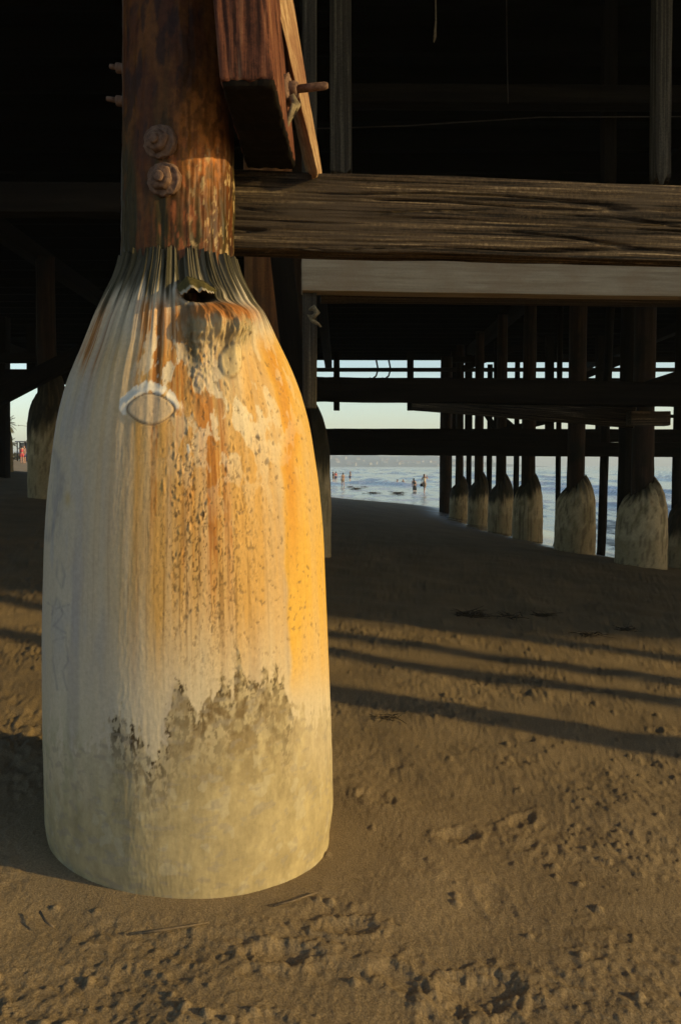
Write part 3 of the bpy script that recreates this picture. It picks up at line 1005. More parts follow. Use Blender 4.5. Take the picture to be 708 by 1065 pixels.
def bolt(parent, loc, direction, r_w=.047, r_n=.026, rod=.03, seed=0, square=False, plate=.012):
    """a rusty washer with nut and rod end, pointing along direction"""
    q = Vector(direction).to_track_quat('Z', 'Y').to_euler()
    w = link("bolt_washer", lathe_mesh("bolt_washer", [(r_w * .96, -.02), (r_w, .001), (r_w * .99, plate * .8), (r_w * .93, plate), (r_w * .8, plate * .85), (r_w * .65, plate * 1.05), (r_n * .9, plate * 1.1)], 40, wob=.05, lump=.0055), M['rust'], parent)
    w.location = loc
    w.rotation_euler = q
    seg = 4 if square else 6
    nut = link("nut", lathe_mesh("nut", [(r_n * .98, -.004), (r_n * 1.05, .004), (r_n * 1.0, .018), (r_n * .86, .024), (r_n * .4, .025)], seg, wob=.06, lump=.006), M['rust'], w)
    nut.location = (0, 0, plate)
    nut.rotation_euler = (0, 0, seed)
    rd = link("rod_end", lathe_mesh("rod_end", [(r_n * .45, 0), (r_n * .47, rod * .5), (r_n * .44, rod * .9), (r_n * .3, rod)], 12), M['rust'], w)
    rd.location = (0, 0, plate + .024)
    return w


RS = 0.183


def on_shaft(px, py, off=0.0):
    s = (px - 186) / 57.2
    a = math.asin(max(-1, min(1, s)))
    Yd = DN - RS * math.cos(a)
    p = P(px, py, Yd)
    return p - BASE, Vector((math.sin(a), -math.cos(a), 0))


for (px, py, sd) in ((168, 149, .3), (172, 188, .9)):
    p, d = on_shaft(px, py)
    bolt(near_pile, p + d * .006, d, .053, .036, .012, sd)
for (py, rw, rod) in ((72, .03, .02), (106, .026, .03)):
    d = Vector((-.98, -.15, .1))
    p = P(132, py, DN) - BASE
    w = bolt(near_pile, p, d, rw, .018, rod, .5)

# ------------------------------------------------------------------ timbers at the near pile
# main cross beam: level, a hand's breadth further away at its right end
pa, pb = P(236, 215.5, 2.96), P(720, 232.5, 3.155)
mb = beam("cross_beam", pa + Vector((-.05, .06, 0)), pb + Vector((1.75, .06 + .16, -.005)), .115, .278, 'weather', "thick weathered cross beam running right from the near pile", "beam", n=(260, 30, 76), amp=.006, seed=3, r=.012, grain=(.8, 52), crack=.02)
# standing timber stub bolted on beside the pile
c8 = lambda y: None
zt = 3.15
def _lean(p, z1, k):
    return Vector((p.x + (z1 - p.z) * k, p.y, z1))
bfl, bfr, bbl, bbr = P(229, 84, 2.3), P(286, 83, 2.3), P(256, 172, 2.96), P(308, 172, 2.96)
kz = -.085
stub = [[[bfl, bfr], [bbl, bbr]], [[_lean(bfl, zt, kz), _lean(bfr, zt, kz)], [_lean(bbl, zt, kz), _lean(bbr, zt, kz)]]]
st_ = empty("timber_stub", bfl, "red-brown squared timber end hanging beside the near pile, bolt through it", "timber")
def local8(c, o):
    return [[[tuple(Vector(c[a][b][e]) - o) for e in (0, 1)] for b in (0, 1)] for a in (0, 1)]
link("squared_timber", timber_mesh("squared_timber", local8(stub, bfl), (.83, .66, .155), n=(60, 50, 24), r=.012, amp=.003, seed=5, grain=(2, 36), ragged=.004, crack=.006), M['red_timber'], st_)
shade_slab = [[[bfl + Vector((.006, .012, -.014)), bfr + Vector((-.006, .012, -.014))], [bbl + Vector((.006, -.006, -.014)), bbr + Vector((-.006, -.006, -.014))]], [[bfl + Vector((.002, .004, .008)), bfr + Vector((-.002, .004, .008))], [bbl + Vector((.002, -.004, .008)), bbr + Vector((-.002, -.004, .008))]]]  # added black slab, gives the stub's underside its shade as colour
link('underside_shade_slab', timber_mesh('underside_shade_slab', local8(shade_slab, bfl), (.022, .66, .155), n=(4, 40, 20), r=.008, amp=.003, seed=15, grain=(3, 30), ragged=.006), M['creosote'], st_)
bp_ = P(297, 94, 2.75) - bfl
bolt(st_, bp_ + Vector((.0, 0, 0)), Vector((.97, -.2, .02)), .05, .028, .10, .4, plate=.016)
rp = link("rope_knot", tube_mesh("rope_knot", [bp_ + Vector(q) for q in ((.02, -.02, -.03), (.035, -.035, -.06), (.02, -.03, -.085), (.03, -.04, -.065), (.012, -.03, -.1), (.0, -.025, -.13), (-.012, -.022, -.155))], [.012, .016, .013, .014, .010, .007, .003], 8, .2), M['rope'], st_)
# split plank behind it
zt2 = 3.3
def quad(px0, py0, px1, py1, d0, d1):
    return P(px0, py0, d0), P(px1, py1, d1)
lo_l, lo_r = P(331, 181, 2.93), P(335, 181, 3.08)
hi_l, hi_r = P(277, -40, 2.78), P(299, -40, 3.08)
bk = Vector((-.035, .11, 0))
pk = [[[lo_l, lo_r], [lo_l + bk, lo_r + bk]], [[hi_l, hi_r], [hi_l + bk, hi_r + bk]]]
solid("split_brace", pk, (.8, .11, .2), 'tan_timber', "split tan brace leaning behind the bolted timber stub", "brace", n=(60, 8, 16), r=.01, amp=.008, seed=9, grain=(3, 24))

# pale beam behind, with its post and the dark brace in front of it
beam("pale_beam", P(313, 284, 5.0) + Vector((0, .07, 0)), P(720, 293.5, 5.2) + Vector((1.0, .07, 0.0)), .14, .205, 'pale', "clean pale grey beam below and behind the weathered cross beam", "beam", n=(80, 5, 8), amp=.002, seed=4, r=.006)
beam("ledger_board", P(333, 305, 5.15) + Vector((0, .1, -.005)), P(720, 311.5, 5.3) + Vector((1.0, .1, -.005)), .2, .035, 'weather', "thin brown ledger board under the pale beam", "board", n=(40, 4, 3), amp=.002, seed=41, r=.004)
beam("timber_post", P(322, 425, 5.1), P(322, 180, 5.1) + Vector((0, 0, 1.2)), .085, .085, 'grey_post', "slim grey post carrying the left end of the pale beam", "post", n=(60, 4, 4), amp=.003, seed=6)
beam("diagonal_brace", P(316, 470, 6.0), P(287, 215, 6.0), .16, .15, 'creosote', "near-black diagonal brace crossing behind the cross beam's left end", "brace", n=(30, 5, 5), seed=8)
link_ = tag(link("rope_tangle", tube_mesh("rope_tangle", [P(322, 322, 4.95), P(326, 320, 4.93), P(330, 325, 4.94), P(326, 330, 4.93), P(322, 328, 4.95), P(325, 334, 4.93), P(331, 337, 4.92), P(334, 340, 4.92)], [.01, .018, .016, .014, .016, .012, .008, .005], 8, .25), M['rope']), "frayed tan rope scrap caught on the slim grey post", "rope")

# hanging posts and bits high up
beam("hanging_post", P(354.5, 182, 6.0), P(353, -60, 6.0) + Vector((0, 0, 2.9)), .15, .15, 'grey_post', "grey-brown post above the cross beam, nearest the near pile", "post", "posts hanging above the cross beam", n=(60, 5, 5), seed=11, ragged=.03)
beam("hanging_post", P(686, 188, 6.2), P(682, -60, 6.2) + Vector((0, 0, 2.8)), .12, .12, 'grey_post', "pale ragged-ended post at the upper right edge", "post", "posts hanging above the cross beam", n=(60, 5, 5), seed=12, ragged=.08)
beam("hanging_post", P(632, 192, 8.5), P(631, -20, 8.5) + Vector((0, 0, 1.2)), .13, .13, 'creosote_post', "dark post between the two paler hanging posts, further back", "post", "posts hanging above the cross beam", n=(40, 4, 4), seed=13, ragged=.03)
beam("dark_girder", P(345, 101, 8.0), P(740, 103, 8.1), .2, .17, 'creosote', "dark horizontal girder high behind the hanging posts", "beam", n=(40, 4, 4), seed=14)
tag(link("knotted_cord", tube_mesh("knotted_cord", [P(452.5, -30, 6.5), P(453, 20, 6.5), P(452, 38, 6.5), P(451, 44, 6.5)], [.006, .006, .012, .004], 6), M['rope']), "short knotted cord dangling from the dark deck", "cord")
tag(link("hanging_wire", tube_mesh("hanging_wire", [P(526, -30, 7), P(527, 60, 7), P(528, 108, 7)], .004, 6), M['dark_pipe']), "thin straight wire hanging right of the knotted cord", "wire")
tag(link("conduit_pipe", tube_mesh("conduit_pipe", [P(320, 134, 7.2), P(420, 131, 7.3), P(560, 122, 7.4), P(740, 121, 7.5)], .005, 6), M['dark_pipe']), "thin rusty conduit slung below the dark girder", "pipe")
beam("wale_beam", P(-40, 208, 5.2), P(134, 209, 5.2), .15, .18, 'creosote', "dark wale beam with a pale top edge left of the near pile", "beam", n=(24, 4, 4), seed=15)

# ------------------------------------------------------------------ the deck overhead
DZ = 6.5
XA, XB, Y0D, Y1D = -24.0, 44.0, .2, 42.3
deck = empty("pier_deck", (0, Y0D, DZ), "dark timber pier deck and joists overhead", "deck")
link("deck_planks", timber_mesh("deck_planks", [[[(x, y, z) for z in (.3, .42)] for y in (0, Y1D - Y0D)] for x in (XA, XB)], (XB - XA, Y1D - Y0D, .12), n=(40, 20, 2), amp=.002, r=.01), M['deck'], deck)
y = .08
k = 0
while y < Y1D - Y0D:
    beam("joist", (XA, y, .145), (XB, y, .145), .14, .31, 'joist', parent=deck, n=(30, 3, 3), amp=.006, seed=k)
    y += 1.06
    k += 1

# cap beams along each bent
ROWX = [-21, -14.3, -7.3, -.6, 5.75, 12.4, 19, 26, 33]
for i, x in enumerate(ROWX):
    w = ["landward end", "second bent from the land", "left bent", "near pile's bent", "jacketed row on the right", "bent out over the water"][min(i, 5)]
    beam("cap_beam", (x, .3, DZ - .2), (x, Y1D, DZ - .2), .34, .36, 'creosote', f"dark cap beam carrying the joists above the {w}", "beam", "cap beams under the deck", n=(40, 4, 4), seed=20 + i)

# ------------------------------------------------------------------ far jacketed piles
def far_jacket_mesh(r, h, rs, seed, dark):
    th = np.linspace(-math.pi, math.pi, 72, endpoint=False)
    zb = np.concatenate([np.linspace(-.35, h * .7, 26), np.linspace(h * .7, h, 26)[1:]])
    T = np.repeat(th[None], len(zb), 0)
    Z = np.repeat(zb[:, None], len(th), 1)
    sh = h * (1 + .12 * np.sin(T + seed) + .07 * noise(T * 3 + seed, 0 * T))
    t = np.clip(Z / h, 0, 1)
    R = r * np.interp(t, [0, .45, .7, .83, .91, .96, 1], [1, .99, .95, .86, .72, .55, .0]) + rs * np.interp(t, [.9, .96, 1], [0, .12, 1.12])
    ct, st = np.cos(T), np.sin(T)
    pn = lambda f, fz, o=0, oc=3: fbm(ct * f + seed * 3 + o, st * f + o, Z * fz + o, oc)
    fold = 1 - 2.2 * np.abs(pn(5, .3, 4, 2))
    R = R + .012 * pn(2, 2, 1) + .03 * fold * sstep(.6, .95, t) - .02 * sstep(.6, .95, t) + .004 * pn(12, 6, 9)
    Zo = Z * (sh / h * t + (1 - t))
    c = np.empty(T.shape + (3,))
    c[:] = (.46, .36, .215)
    c = mixc(c, (.27, .215, .115), sstep(-.2, .5, pn(3, 4, 11)))
    c = mixc(c, (.33, .25, .135), .8 * sstep(.36, .33, t + .02 * pn(9, 4, 3)))
    c = mixc(c, (.015, .013, .007), .95 * sstep(dark - .1, dark + .06, t + .09 * pn(5, 1.5, 21)))
    c = mixc(c, (.1, .07, .04), .6 * sstep(.2, .5, pn(10, 2.5 + 2 * math.sin(seed), 31)))
    return mesh_from("concrete_jacket", np.stack([R * st, -R * ct, Zo], -1).reshape(-1, 3), grid_faces(len(zb), len(th), True), True, {"Col": np.clip(c, .01, .7).reshape(-1, 3)})


def post_mesh(name, r, z0, z1, seed, seg=24, n=60):
    th = np.linspace(-math.pi, math.pi, seg, endpoint=False)
    zb = np.linspace(z0, z1, n)
    T = np.repeat(th[None], n, 0)
    Z = np.repeat(zb[:, None], seg, 1)
    D = .012 * fbm(np.cos(T) * 1.5 + seed, np.sin(T) * 1.5, Z * .7, 3) + .006 * noise(np.cos(T) * 8 + seed, np.sin(T) * 8, Z * .5)
    R = r * (1 - .012 * (Z - z0)) + D
    v = np.stack([R * np.sin(T), -R * np.cos(T), Z], -1).reshape(-1, 3)
    f = [tuple(q) for q in grid_faces(n, seg, True).tolist()] + [tuple(range(seg))[::-1], tuple((n - 1) * seg + k for k in range(seg))]
    return mesh_from(name, v, f, True)


M['post_red'] = wood_mat("brown_pile_timber", [(0.3, (.012, .007, .004)), (.55, (.035, .018, .01)), (.78, (.08, .045, .025))], 'Z', patch=(.012, .01, .006))
M['post_rust'] = wood_mat("rusty_pile_timber", [(0.3, (.06, .025, .01)), (.5, (.17, .07, .022)), (.78, (.34, .16, .05))], 'Z', patch=(.07, .04, .02))


def far_pile(px, py, D, r, h, rs, label, seed, group="jacketed piles of the far row", dark=.78, mat='post_red', lean=0.0):
    p = P(px, py, D)
    x = p.x
    z = gz(x, D)
    t = empty("pier_pile", (x, D, z), label, "pile", group)
    t.rotation_euler = (0, lean, seed * 1.0)
    if r:
        link("concrete_jacket", far_jacket_mesh(r, h, rs, seed, dark), M['far_jacket'], t)
    link("timber_shaft", post_mesh("timber_shaft", rs, (h * .85 if r else -.6), DZ - z - .3, seed), M[mat], t)
    return t


G2 = "jacketed piles of the far row"
far_pile(665.5, 588, 15.7, .475, 1.5, .205, "jacketed pile standing nearest the right edge on sand, reddish post", 1.2, dark=.97)
far_pile(597, 575, 19.2, .47, 1.62, .205, "second jacketed pile from the right, pale jacket with dark neck", 2.9, dark=.95)
far_pile(548, 561, 24, .44, 1.72, .195, "third jacketed pile from the right, darker greenish jacket", 4.1, dark=.8)
far_pile(520, 552, 27.5, .42, 1.72, .175, "fourth jacketed pile from the right, mostly dark jacket", 5.5, dark=.66)
far_pile(497, 543, 31, .40, 1.75, .17, "fifth jacketed pile from the right, narrow black-necked jacket", 6.3, dark=.6)
far_pile(477, 536, 34.5, .40, 1.55, .17, "sixth jacketed pile from the right, next to the plain thick post", 7.7, dark=.6)
far_pile(463, 528, 38, 0, 0, .29, "plain thick unjacketed pile ending the far row by the waders", 8.4, None)
far_pile(717, 592, 16.6, .46, 1.5, .23, "dark jacketed pile cut by the right edge of the picture", 9.1, dark=.5)
far_pile(281, 600, 6.6, 0, 0, .205, "rusty plain pile right behind the near pile's shoulder", 10.6, None, mat='post_rust')
far_pile(313, 562, 12.5, .46, 2.05, .19, "greenish jacketed pile peeping out right of the near pile", 11.2, None, dark=.6)
far_pile(52, 517, 20, .5, 2.75, .23, "greenish jacketed pile standing left of the near pile", 12.4, None, dark=.62)
far_pile(0, 500, 30, .48, 1.55, .23, "dark jacketed pile at the left edge beside the palms", 13.2, None, dark=.7)
# thin unjacketed posts in the water behind the row
for (px, py, D, r, lb, ln) in ((579, 560, 26, .085, "slim dark post left of the second jacketed pile", .0), (624.5, 575, 22, .115, "slim leaning post between the two nearest jacketed piles", .02), (649, 560, 20, .2, "dark post half hidden behind the nearest jacketed pile", 0),
                             (467, 528, 40, .11, "slim far post beside the plain thick pile", 0), (487, 528, 40, .13, "slim far post behind the fifth and sixth piles", 0), (508, 528, 41, .14, "slim far post behind the fourth and fifth piles", 0), (536, 535, 38, .13, "slim far post left of the third jacketed pile", 0), (702, 560, 24, .14, "slim dark post close to the right edge", 0)):
    x = P(px, py, D).x
    z = gz(x, D)
    t = tag(link("timber_post", post_mesh("timber_post", r, -.6, DZ - z - .3, D + px, 14, 40), M['creosote_post'], loc=(x, D, z)), lb, "post", "slim posts behind the far row")
    t.rotation_euler = (0, ln, 0)
# piles out of frame to the right: their shadows band the sand
for i, (x, yv) in enumerate(((5.9, 3.0), (9.6, 3.0), (12.0, 3.0), (15.6, 3.0), (5.75, 7.3), (5.7, 11.4))):
    z = gz(x, yv)
    t = empty("pier_pile", (x, yv, z), ["plain pile in the near row, first right of the picture", "plain pile in the near row, second right of the picture", "plain pile in the near row, third right of the picture", "plain pile in the near row, furthest out to sea", "plain pile in the far row nearest the camera", "plain pile in the far row just outside the picture"][i], "pile", "piles outside the picture")
    link("timber_shaft", post_mesh("timber_shaft", .17, -.8, DZ - z - .3, 40 + i), M['post_red'], t)

# ------------------------------------------------------------------ far timbers under the pier
GB = "cross beams between the far piles"
A0, A1 = P(300, 404.5, 10.3), P(760, 411.5, 10.3)
beam("cross_beam", A0, A1, .25, .29, 'creosote', "dark cross beam nearest in the opening, level with the row's necks", "beam", GB, n=(60, 5, 6), seed=31, amp=.008)
beam("cross_beam", P(300, 452.5, 23), P(780, 453.5, 23), .3, .36, 'creosote', "upper of two dark far beams just above the waders", "beam", GB, n=(50, 4, 4), seed=32, amp=.01)
beam("cross_beam", P(300, 465.5, 21), P(780, 468.5, 21), .3, .36, 'creosote', "lower of two dark far beams just above the waders", "beam", GB, n=(50, 4, 4), seed=33, amp=.01)
beam("sagging_plank", P(430, 416.5, 12.5), P(660, 434, 11.2), .12, .30, 'weather', "greyish sagging plank slanting down under the dark cross beam", "plank", n=(40, 4, 5), seed=34)
beam("block_end", P(653, 435.5, 11), P(694, 435.5, 11.0), .2, .19, 'weather', "square pale beam end right of the sagging plank", "timber", n=(10, 4, 4), seed=35)
# railings and pipes at the far side, seen against the sky
beam("edge_girder", P(-60, 365, 41.5), P(760, 353, 41.5), .3, .95, 'creosote', "deep dark girder along the far side of the pier", "beam", n=(50, 3, 3), seed=36)
tag(link("service_pipe", tube_mesh("service_pipe", [P(300, 384.6, 36), P(470, 384.6, 36), P(780, 384.6, 36)], .09, 8), M['dark_pipe']), "dark service pipe crossing the upper sky gap", "pipe")
beam("far_rail", P(300, 395.5, 36), P(780, 396, 36), .12, .22, 'creosote', "dark rail just under the service pipe, seen against sky", "rail", n=(40, 3, 3), seed=37)
for (px, y0, y1, w, D, lb) in ((350, 427, 366, .22, 30, "stub post hanging in the sky gap, left one"), (426.5, 427, 366, .22, 30, "stub post hanging in the sky gap, right one")):
    beam("stub_post", P(px, y1 + 61, D) if False else P(px, y0, D), P(px, y1, D), w, w, 'creosote_post', lb, "post", "stub posts in the sky gap", n=(16, 3, 3), seed=px)
for i, (x0, x1, D) in enumerate(((390, 392, 35.5), (403, 405, 35.5))):
    tag(link("pipe_hanger", tube_mesh("pipe_hanger", [P(x0 + 1, 374, D), P(x1 + 1, 384, D), P(x0 + 1, 391, D), P(x0 - 3, 394, D), P(x0 - 6, 393, D)], .04, 6), M['dark_pipe']), ["small hooked pipe hanger, further left", "larger hooked pipe hanger, further right"][i], "hanger", "pipe hangers")
GD = "diagonal braces between the far piles"
for (a, b, D, w, lb) in (((508, 424), (534, 446), 30, .22, "diagonal brace dropping right behind the fourth pile"), ((497, 418), (515, 446), 34, .2, "steep diagonal brace behind the fifth pile"), ((480, 384), (560, 352), 33, .22, "brace rising right above the cross beam"),
                         ((585, 400), (655, 372), 28, .22, "brace rising right beside the reddish post"), ((520, 449), (600, 430), 27, .22, "low brace rising right towards the second pile"), ((620, 420), (740, 380), 14, .2, "dark brace rising to the upper right edge")):
    beam("diagonal_brace", P(*a, D), P(*b, D), w, w, 'creosote', lb, "brace", GD, n=(16, 3, 3), seed=w * 31 + a[0])
GS = "dark stringers behind the far piles"
for (y0, x0, x1, D, h, lb) in ((374, 470, 780, 33, .2, "thin stringer above the service pipe, right half"), (433, 655, 790, 26, .1, "thin stringer at the right edge above the double beams"), (461, 655, 790, 25, .3, "dark stringer between the double beams")):
    beam("stringer", P(x0, y0, D), P(x1, y0, D), .2, h, 'creosote', lb, "beam", GS, n=(24, 3, 3), seed=y0)
for (px, D, w, lb) in ((487, 37, .3, "dark upright behind the sixth pile"), (517, 36, .28, "dark upright above the fourth pile"), (571, 33, .3, "broad dark upright above the gap left of the second pile"), (625, 30, .35, "dark upright left of the reddish post"), (473, 39, .35, "dark upright right of the sky gap")):
    beam("upright_timber", P(px, 470, D), P(px, 350, D), w, w, 'creosote_post', lb, "post", "uprights behind the far piles", n=(24, 3, 3), seed=px)
# left opening
beam("diagonal_brace", P(-30, 428, 17), P(120, 350, 17), .3, .32, 'creosote', "thick dark brace rising right across the left opening", "brace", n=(24, 4, 4), seed=51)
beam("upright_timber", P(2, 520, 26), P(2, 330, 26), .4, .4, 'creosote_post', "dark upright at the left edge before the palms", "post", n=(24, 3, 3), seed=52)
beam("cross_beam", P(-60, 392, 24), P(200, 392, 24), .3, .42, 'creosote', "dark cross beam above the left opening", "beam", n=(24, 3, 3), seed=53)
beam("edge_timber", P(-60, 373, 23), P(200, 372, 23), .3, .25, 'creosote', "dark timber at the top of the small left sky gap", "beam", n=(24, 3, 3), seed=54)
beam("upright_timber", P(34, 396, 24), P(34, 340, 24), .25, .25, 'creosote_post', "dark upright right of the small left sky gap", "post", n=(16, 3, 3), seed=55)

# ------------------------------------------------------------------ small things on the sand
def seaweed(px, py, size, n, label, seed, D=None):
    rr = random.Random(seed)
    # find the ground point under the pixel
    Y = D or 5.0
    for _ in range(40):
        p = P(px, py, Y)
        g = max(gz(p.x, Y), SEA)
        Y *= 1 + .5 * (p.z - g) / max(.3, (H - g))
    p = P(px, py, Y)
    zg = max(gz(p.x, Y), SEA + .02)
    vv, ff = [], []
    for i in range(n):
        a = rr.uniform(0, 6.28)
        q = Vector((rr.gauss(0, size * .32), rr.gauss(0, size * .2), rr.uniform(.0, size * .16)))
        pts, d = [], Vector((math.cos(a), math.sin(a) * .8, rr.uniform(-.1, .5)))
        for k in range(6):
            pts.append(q.copy())
            q = q + d * size * .13
            d = d + Vector((rr.uniform(-.5, .5), rr.uniform(-.5, .5), rr.uniform(-.45, .15)))
            q.z = max(q.z, .006)
        w = size * rr.uniform(.02, .045)
        m = len(vv)
        for k, t in enumerate(pts):
            ww = w * (1 - .13 * k)
            for (ox, oz) in ((-ww, 0), (0, ww * .8), (ww, 0), (0, -ww * .5)):
                vv.append(t + Vector((ox * math.sin(a), -ox * math.cos(a), oz)))
        for k in range(5):
            for e in range(4):
                ff.append((m + k * 4 + e, m + k * 4 + (e + 1) % 4, m + k * 4 + 4 + (e + 1) % 4, m + k * 4 + 4 + e))
    return tag(link("seaweed_clump", mesh_from("seaweed_clump", vv, ff, True), M['kelp'], loc=(p.x, Y, zg)), label, "seaweed", "seaweed clumps on the beach")


seaweed(489, 641, .20, 110, "largest dark seaweed clump on the shadowed sand", 1)
seaweed(565, 641, .13, 60, "seaweed clump right of the largest one on the sand", 2)
seaweed(530, 643, .2, 22, "thin strung-out seaweed between two bigger clumps", 3)
seaweed(652, 656, .15, 40, "small dark seaweed clump towards the right edge", 4)
seaweed(610, 662, .17, 30, "sparse brown seaweed strands on the lit sand", 5)
seaweed(402, 748, .09, 30, "tiny dark seaweed scrap on the banded sand right of the near pile", 6)
for i, (px, py, s, lb) in enumerate(((371, 509, 2.3, "broad tan kelp heap on the wet sand"), (387, 513.5, 2.0, "low kelp strip right of the broad heap on wet sand"), (378, 513.5, .6, "small black kelp lump at the shade's edge"), (413, 514, 2.4, "kelp strip below the wading woman's left"), (364, 507, 1.6, "kelp heap left of the broad tan one"), (370, 502.5, 1.7, "far flat kelp patch near the sitting bathers"), (420, 504, .9, "dark kelp lump in the shallows left of the waders"), (379, 507, 1.2, "greenish kelp lump right of the broad heap"))):
    seaweed(px, py, s * .3, 60, lb, 20 + i, D=55)


def twig(pts, r, label):
    w = []
    for (px, py) in pts:
        Y = 2.2
        for _ in range(40):
            p = P(px, py, Y)
            g = gz(p.x, Y)
            Y *= 1 + .5 * (p.z - g) / max(.3, (H - g))
        p.z = gz(p.x, p.y) + r + .006
        w.append(p)
    o = w[0].copy()
    tag(link("twig", tube_mesh("twig", [q - o for q in w], [r * (1 - .12 * i) for i in range(len(w))], 7, .2), M['twig'], loc=o), label, "twig", "twigs by the near pile")


twig([(148, 974), (170, 971), (195, 967), (217, 963)], .004, "thin straight twig on the sand before the near pile")
twig([(285, 945), (305, 940), (330, 931)], .003, "thin twig right of the near pile's foot")
twig([(42, 952), (48, 962), (56, 968)], .004, "short twig on the lower left sand")

# ------------------------------------------------------------------ people
def skin_obj(name, verts, edges, radii, mat, parent, sub=1, root=0):
    me = bpy.data.meshes.new(name)
    me.from_pydata([tuple(v) for v in verts], edges, [])
    me.update()
    o = bpy.data.objects.new(name, me)
    COL.objects.link(o)
    md = o.modifiers.new("skin", 'SKIN')
    for i, r in enumerate(radii):
        sv = me.skin_vertices[0].data[i]
        sv.radius = (r, r) if not hasattr(r, '__len__') else r
        sv.use_root = (i == root)
    md.use_smooth_shade = True
    ss = o.modifiers.new("sub", 'SUBSURF')
    ss.levels = ss.render_levels = sub
    dg = bpy.context.evaluated_depsgraph_get()
    m2 = bpy.data.meshes.new_from_object(o.evaluated_get(dg))
    m2.name = name
    bpy.data.objects.remove(o)
    for pl in m2.polygons:
        pl.use_smooth = True
    m2.materials.clear()
    m2.materials.append(mat)
    return link(name, m2, None, parent)


def person(loc, rz, label, height=1.65, pose=None, top='cream', bottom='brown_cloth', skirt=False, group=None, bag=False, sink=0.0, hair_long=True):
    s = height / 1.65
    po = dict(lean=0.0, larm=((-.2, 0, 1.10), (-.21, .06, .86)), rarm=((.2, 0, 1.10), (.21, .06, .86)), lleg=((-.09, .02, .47), (-.09, -.02, .06)), rleg=((.09, .02, .47), (.09, -.02, .06)))
    po.update(pose or {})
    ln = po['lean']
    L = lambda x, y, z: Vector((x, y + max(0, z - .85) * ln, z)) * s
    V, E, R = [], [], []

    def add(p, r, frm=None):
        V.append(p)
        R.append(r * s)
        if frm is not None:
            E.append((frm, len(V) - 1))
        return len(V) - 1
    pel = add(L(0, 0, .9), .125)
    wai = add(L(0, 0, 1.04), .105, pel)
    che = add(L(0, 0, 1.22), .12, wai)
    sho = add(L(0, 0, 1.35), .085, che)
    nek = add(L(0, .0, 1.42), .05, sho)
    chin = add(L(0, .012, 1.48), .066, nek)
    hd = add(L(0, .0, 1.555), .088, chin)
    add(L(0, -.005, 1.61), .06, hd)
    nose = add(L(0, .095, 1.535), .012, hd)
    for sg, arm in ((-1, po['larm']), (1, po['rarm'])):
        sh = add(L(sg * .155, 0, 1.345), .052, sho)
        el = add(Vector(arm[0]) * s, .038, sh)
        wr = add(Vector(arm[1]) * s, .026, el)
        d = (V[wr] - V[el]).normalized()
        pm = add(V[wr] + d * .06 * s, .03, wr)
        side = d.cross(Vector((0, 1, .2))).normalized()
        for k in range(4):
            f1 = add(V[pm] + d * .045 * s + side * (k - 1.5) * .019 * s, .009, pm)
            add(V[f1] + (d * .8 + Vector((0, .4, 0))).normalized() * (.04 - .004 * abs(k - 1)) * s, .007, f1)
        tb = add(V[wr] + d * .04 * s + side * -.045 * s, .011, wr)
        add(V[tb] + d * .03 * s, .008, tb)
    for sg, leg in ((-1, po['lleg']), (1, po['rleg'])):
        hp = add(Vector((sg * .09, 0, .82)) * s, .095, pel)
        kn = add(Vector(leg[0]) * s, .058, hp)
        an = add(Vector(leg[1]) * s, .036, kn)
        add(V[an] + Vector((0, .13, -.035)) * s, .03, an)
    root = empty("person", loc, label, "person", group)
    root.rotation_euler = (0, 0, rz)
    skin_obj("body", V, E, R, M['skin'], root, 1, pel)
    # hair
    hv = [L(0, -.02, 1.6), L(0, -.06, 1.53), L(0, -.085, 1.42), L(0, -.10, 1.28 if hair_long else 1.44)]
    skin_obj("hair", hv, [(0, 1), (1, 2), (2, 3)], [.088 * s, .085 * s, .055 * s, .045 * s], M['hair'], root)
    # top
    tv = [L(0, 0, 1.02), L(0, 0, 1.15), L(0, 0, 1.3), L(-.13, 0, 1.34), L(.13, 0, 1.34)]
    skin_obj("top", tv, [(0, 1), (1, 2), (2, 3), (2, 4)], [.12 * s, .128 * s, .112 * s, .062 * s, .062 * s], M[top], root, 1, 1)
    kl, kr = Vector(po['lleg'][0]) * s, Vector(po['rleg'][0]) * s
    hl, hr = Vector((-.09, 0, .82)) * s, Vector((.09, 0, .82)) * s
    q = .95 if skirt else .75
    bv = [L(0, 0, 1.02), L(0, 0, .9), hl, hl.lerp(kl, q), hr, hr.lerp(kr, q)]
    skin_obj("shorts", bv, [(0, 1), (1, 2), (2, 3), (1, 4), (4, 5)], [.115 * s, .14 * s, .11 * s, .10 * s, .11 * s, .10 * s], M[bottom], root, 1, 1)
    if bag:
        b = tag(link("shoulder_bag", lathe_mesh("shoulder_bag", [(.03, -.16), (.1, -.13), (.12, 0), (.09, .1), (.03, .13)], 14, wob=.1), M['black_cloth']), "black bag held at the wading woman's side", "bag")
        b.location = Vector(loc) + Matrix.Rotation(rz, 3, 'Z') @ Vector(bag) * s
    return root


def water_pt(px, py, D, z=SEA):
    p = P(px, py, D)
    return (p.x, D, z)


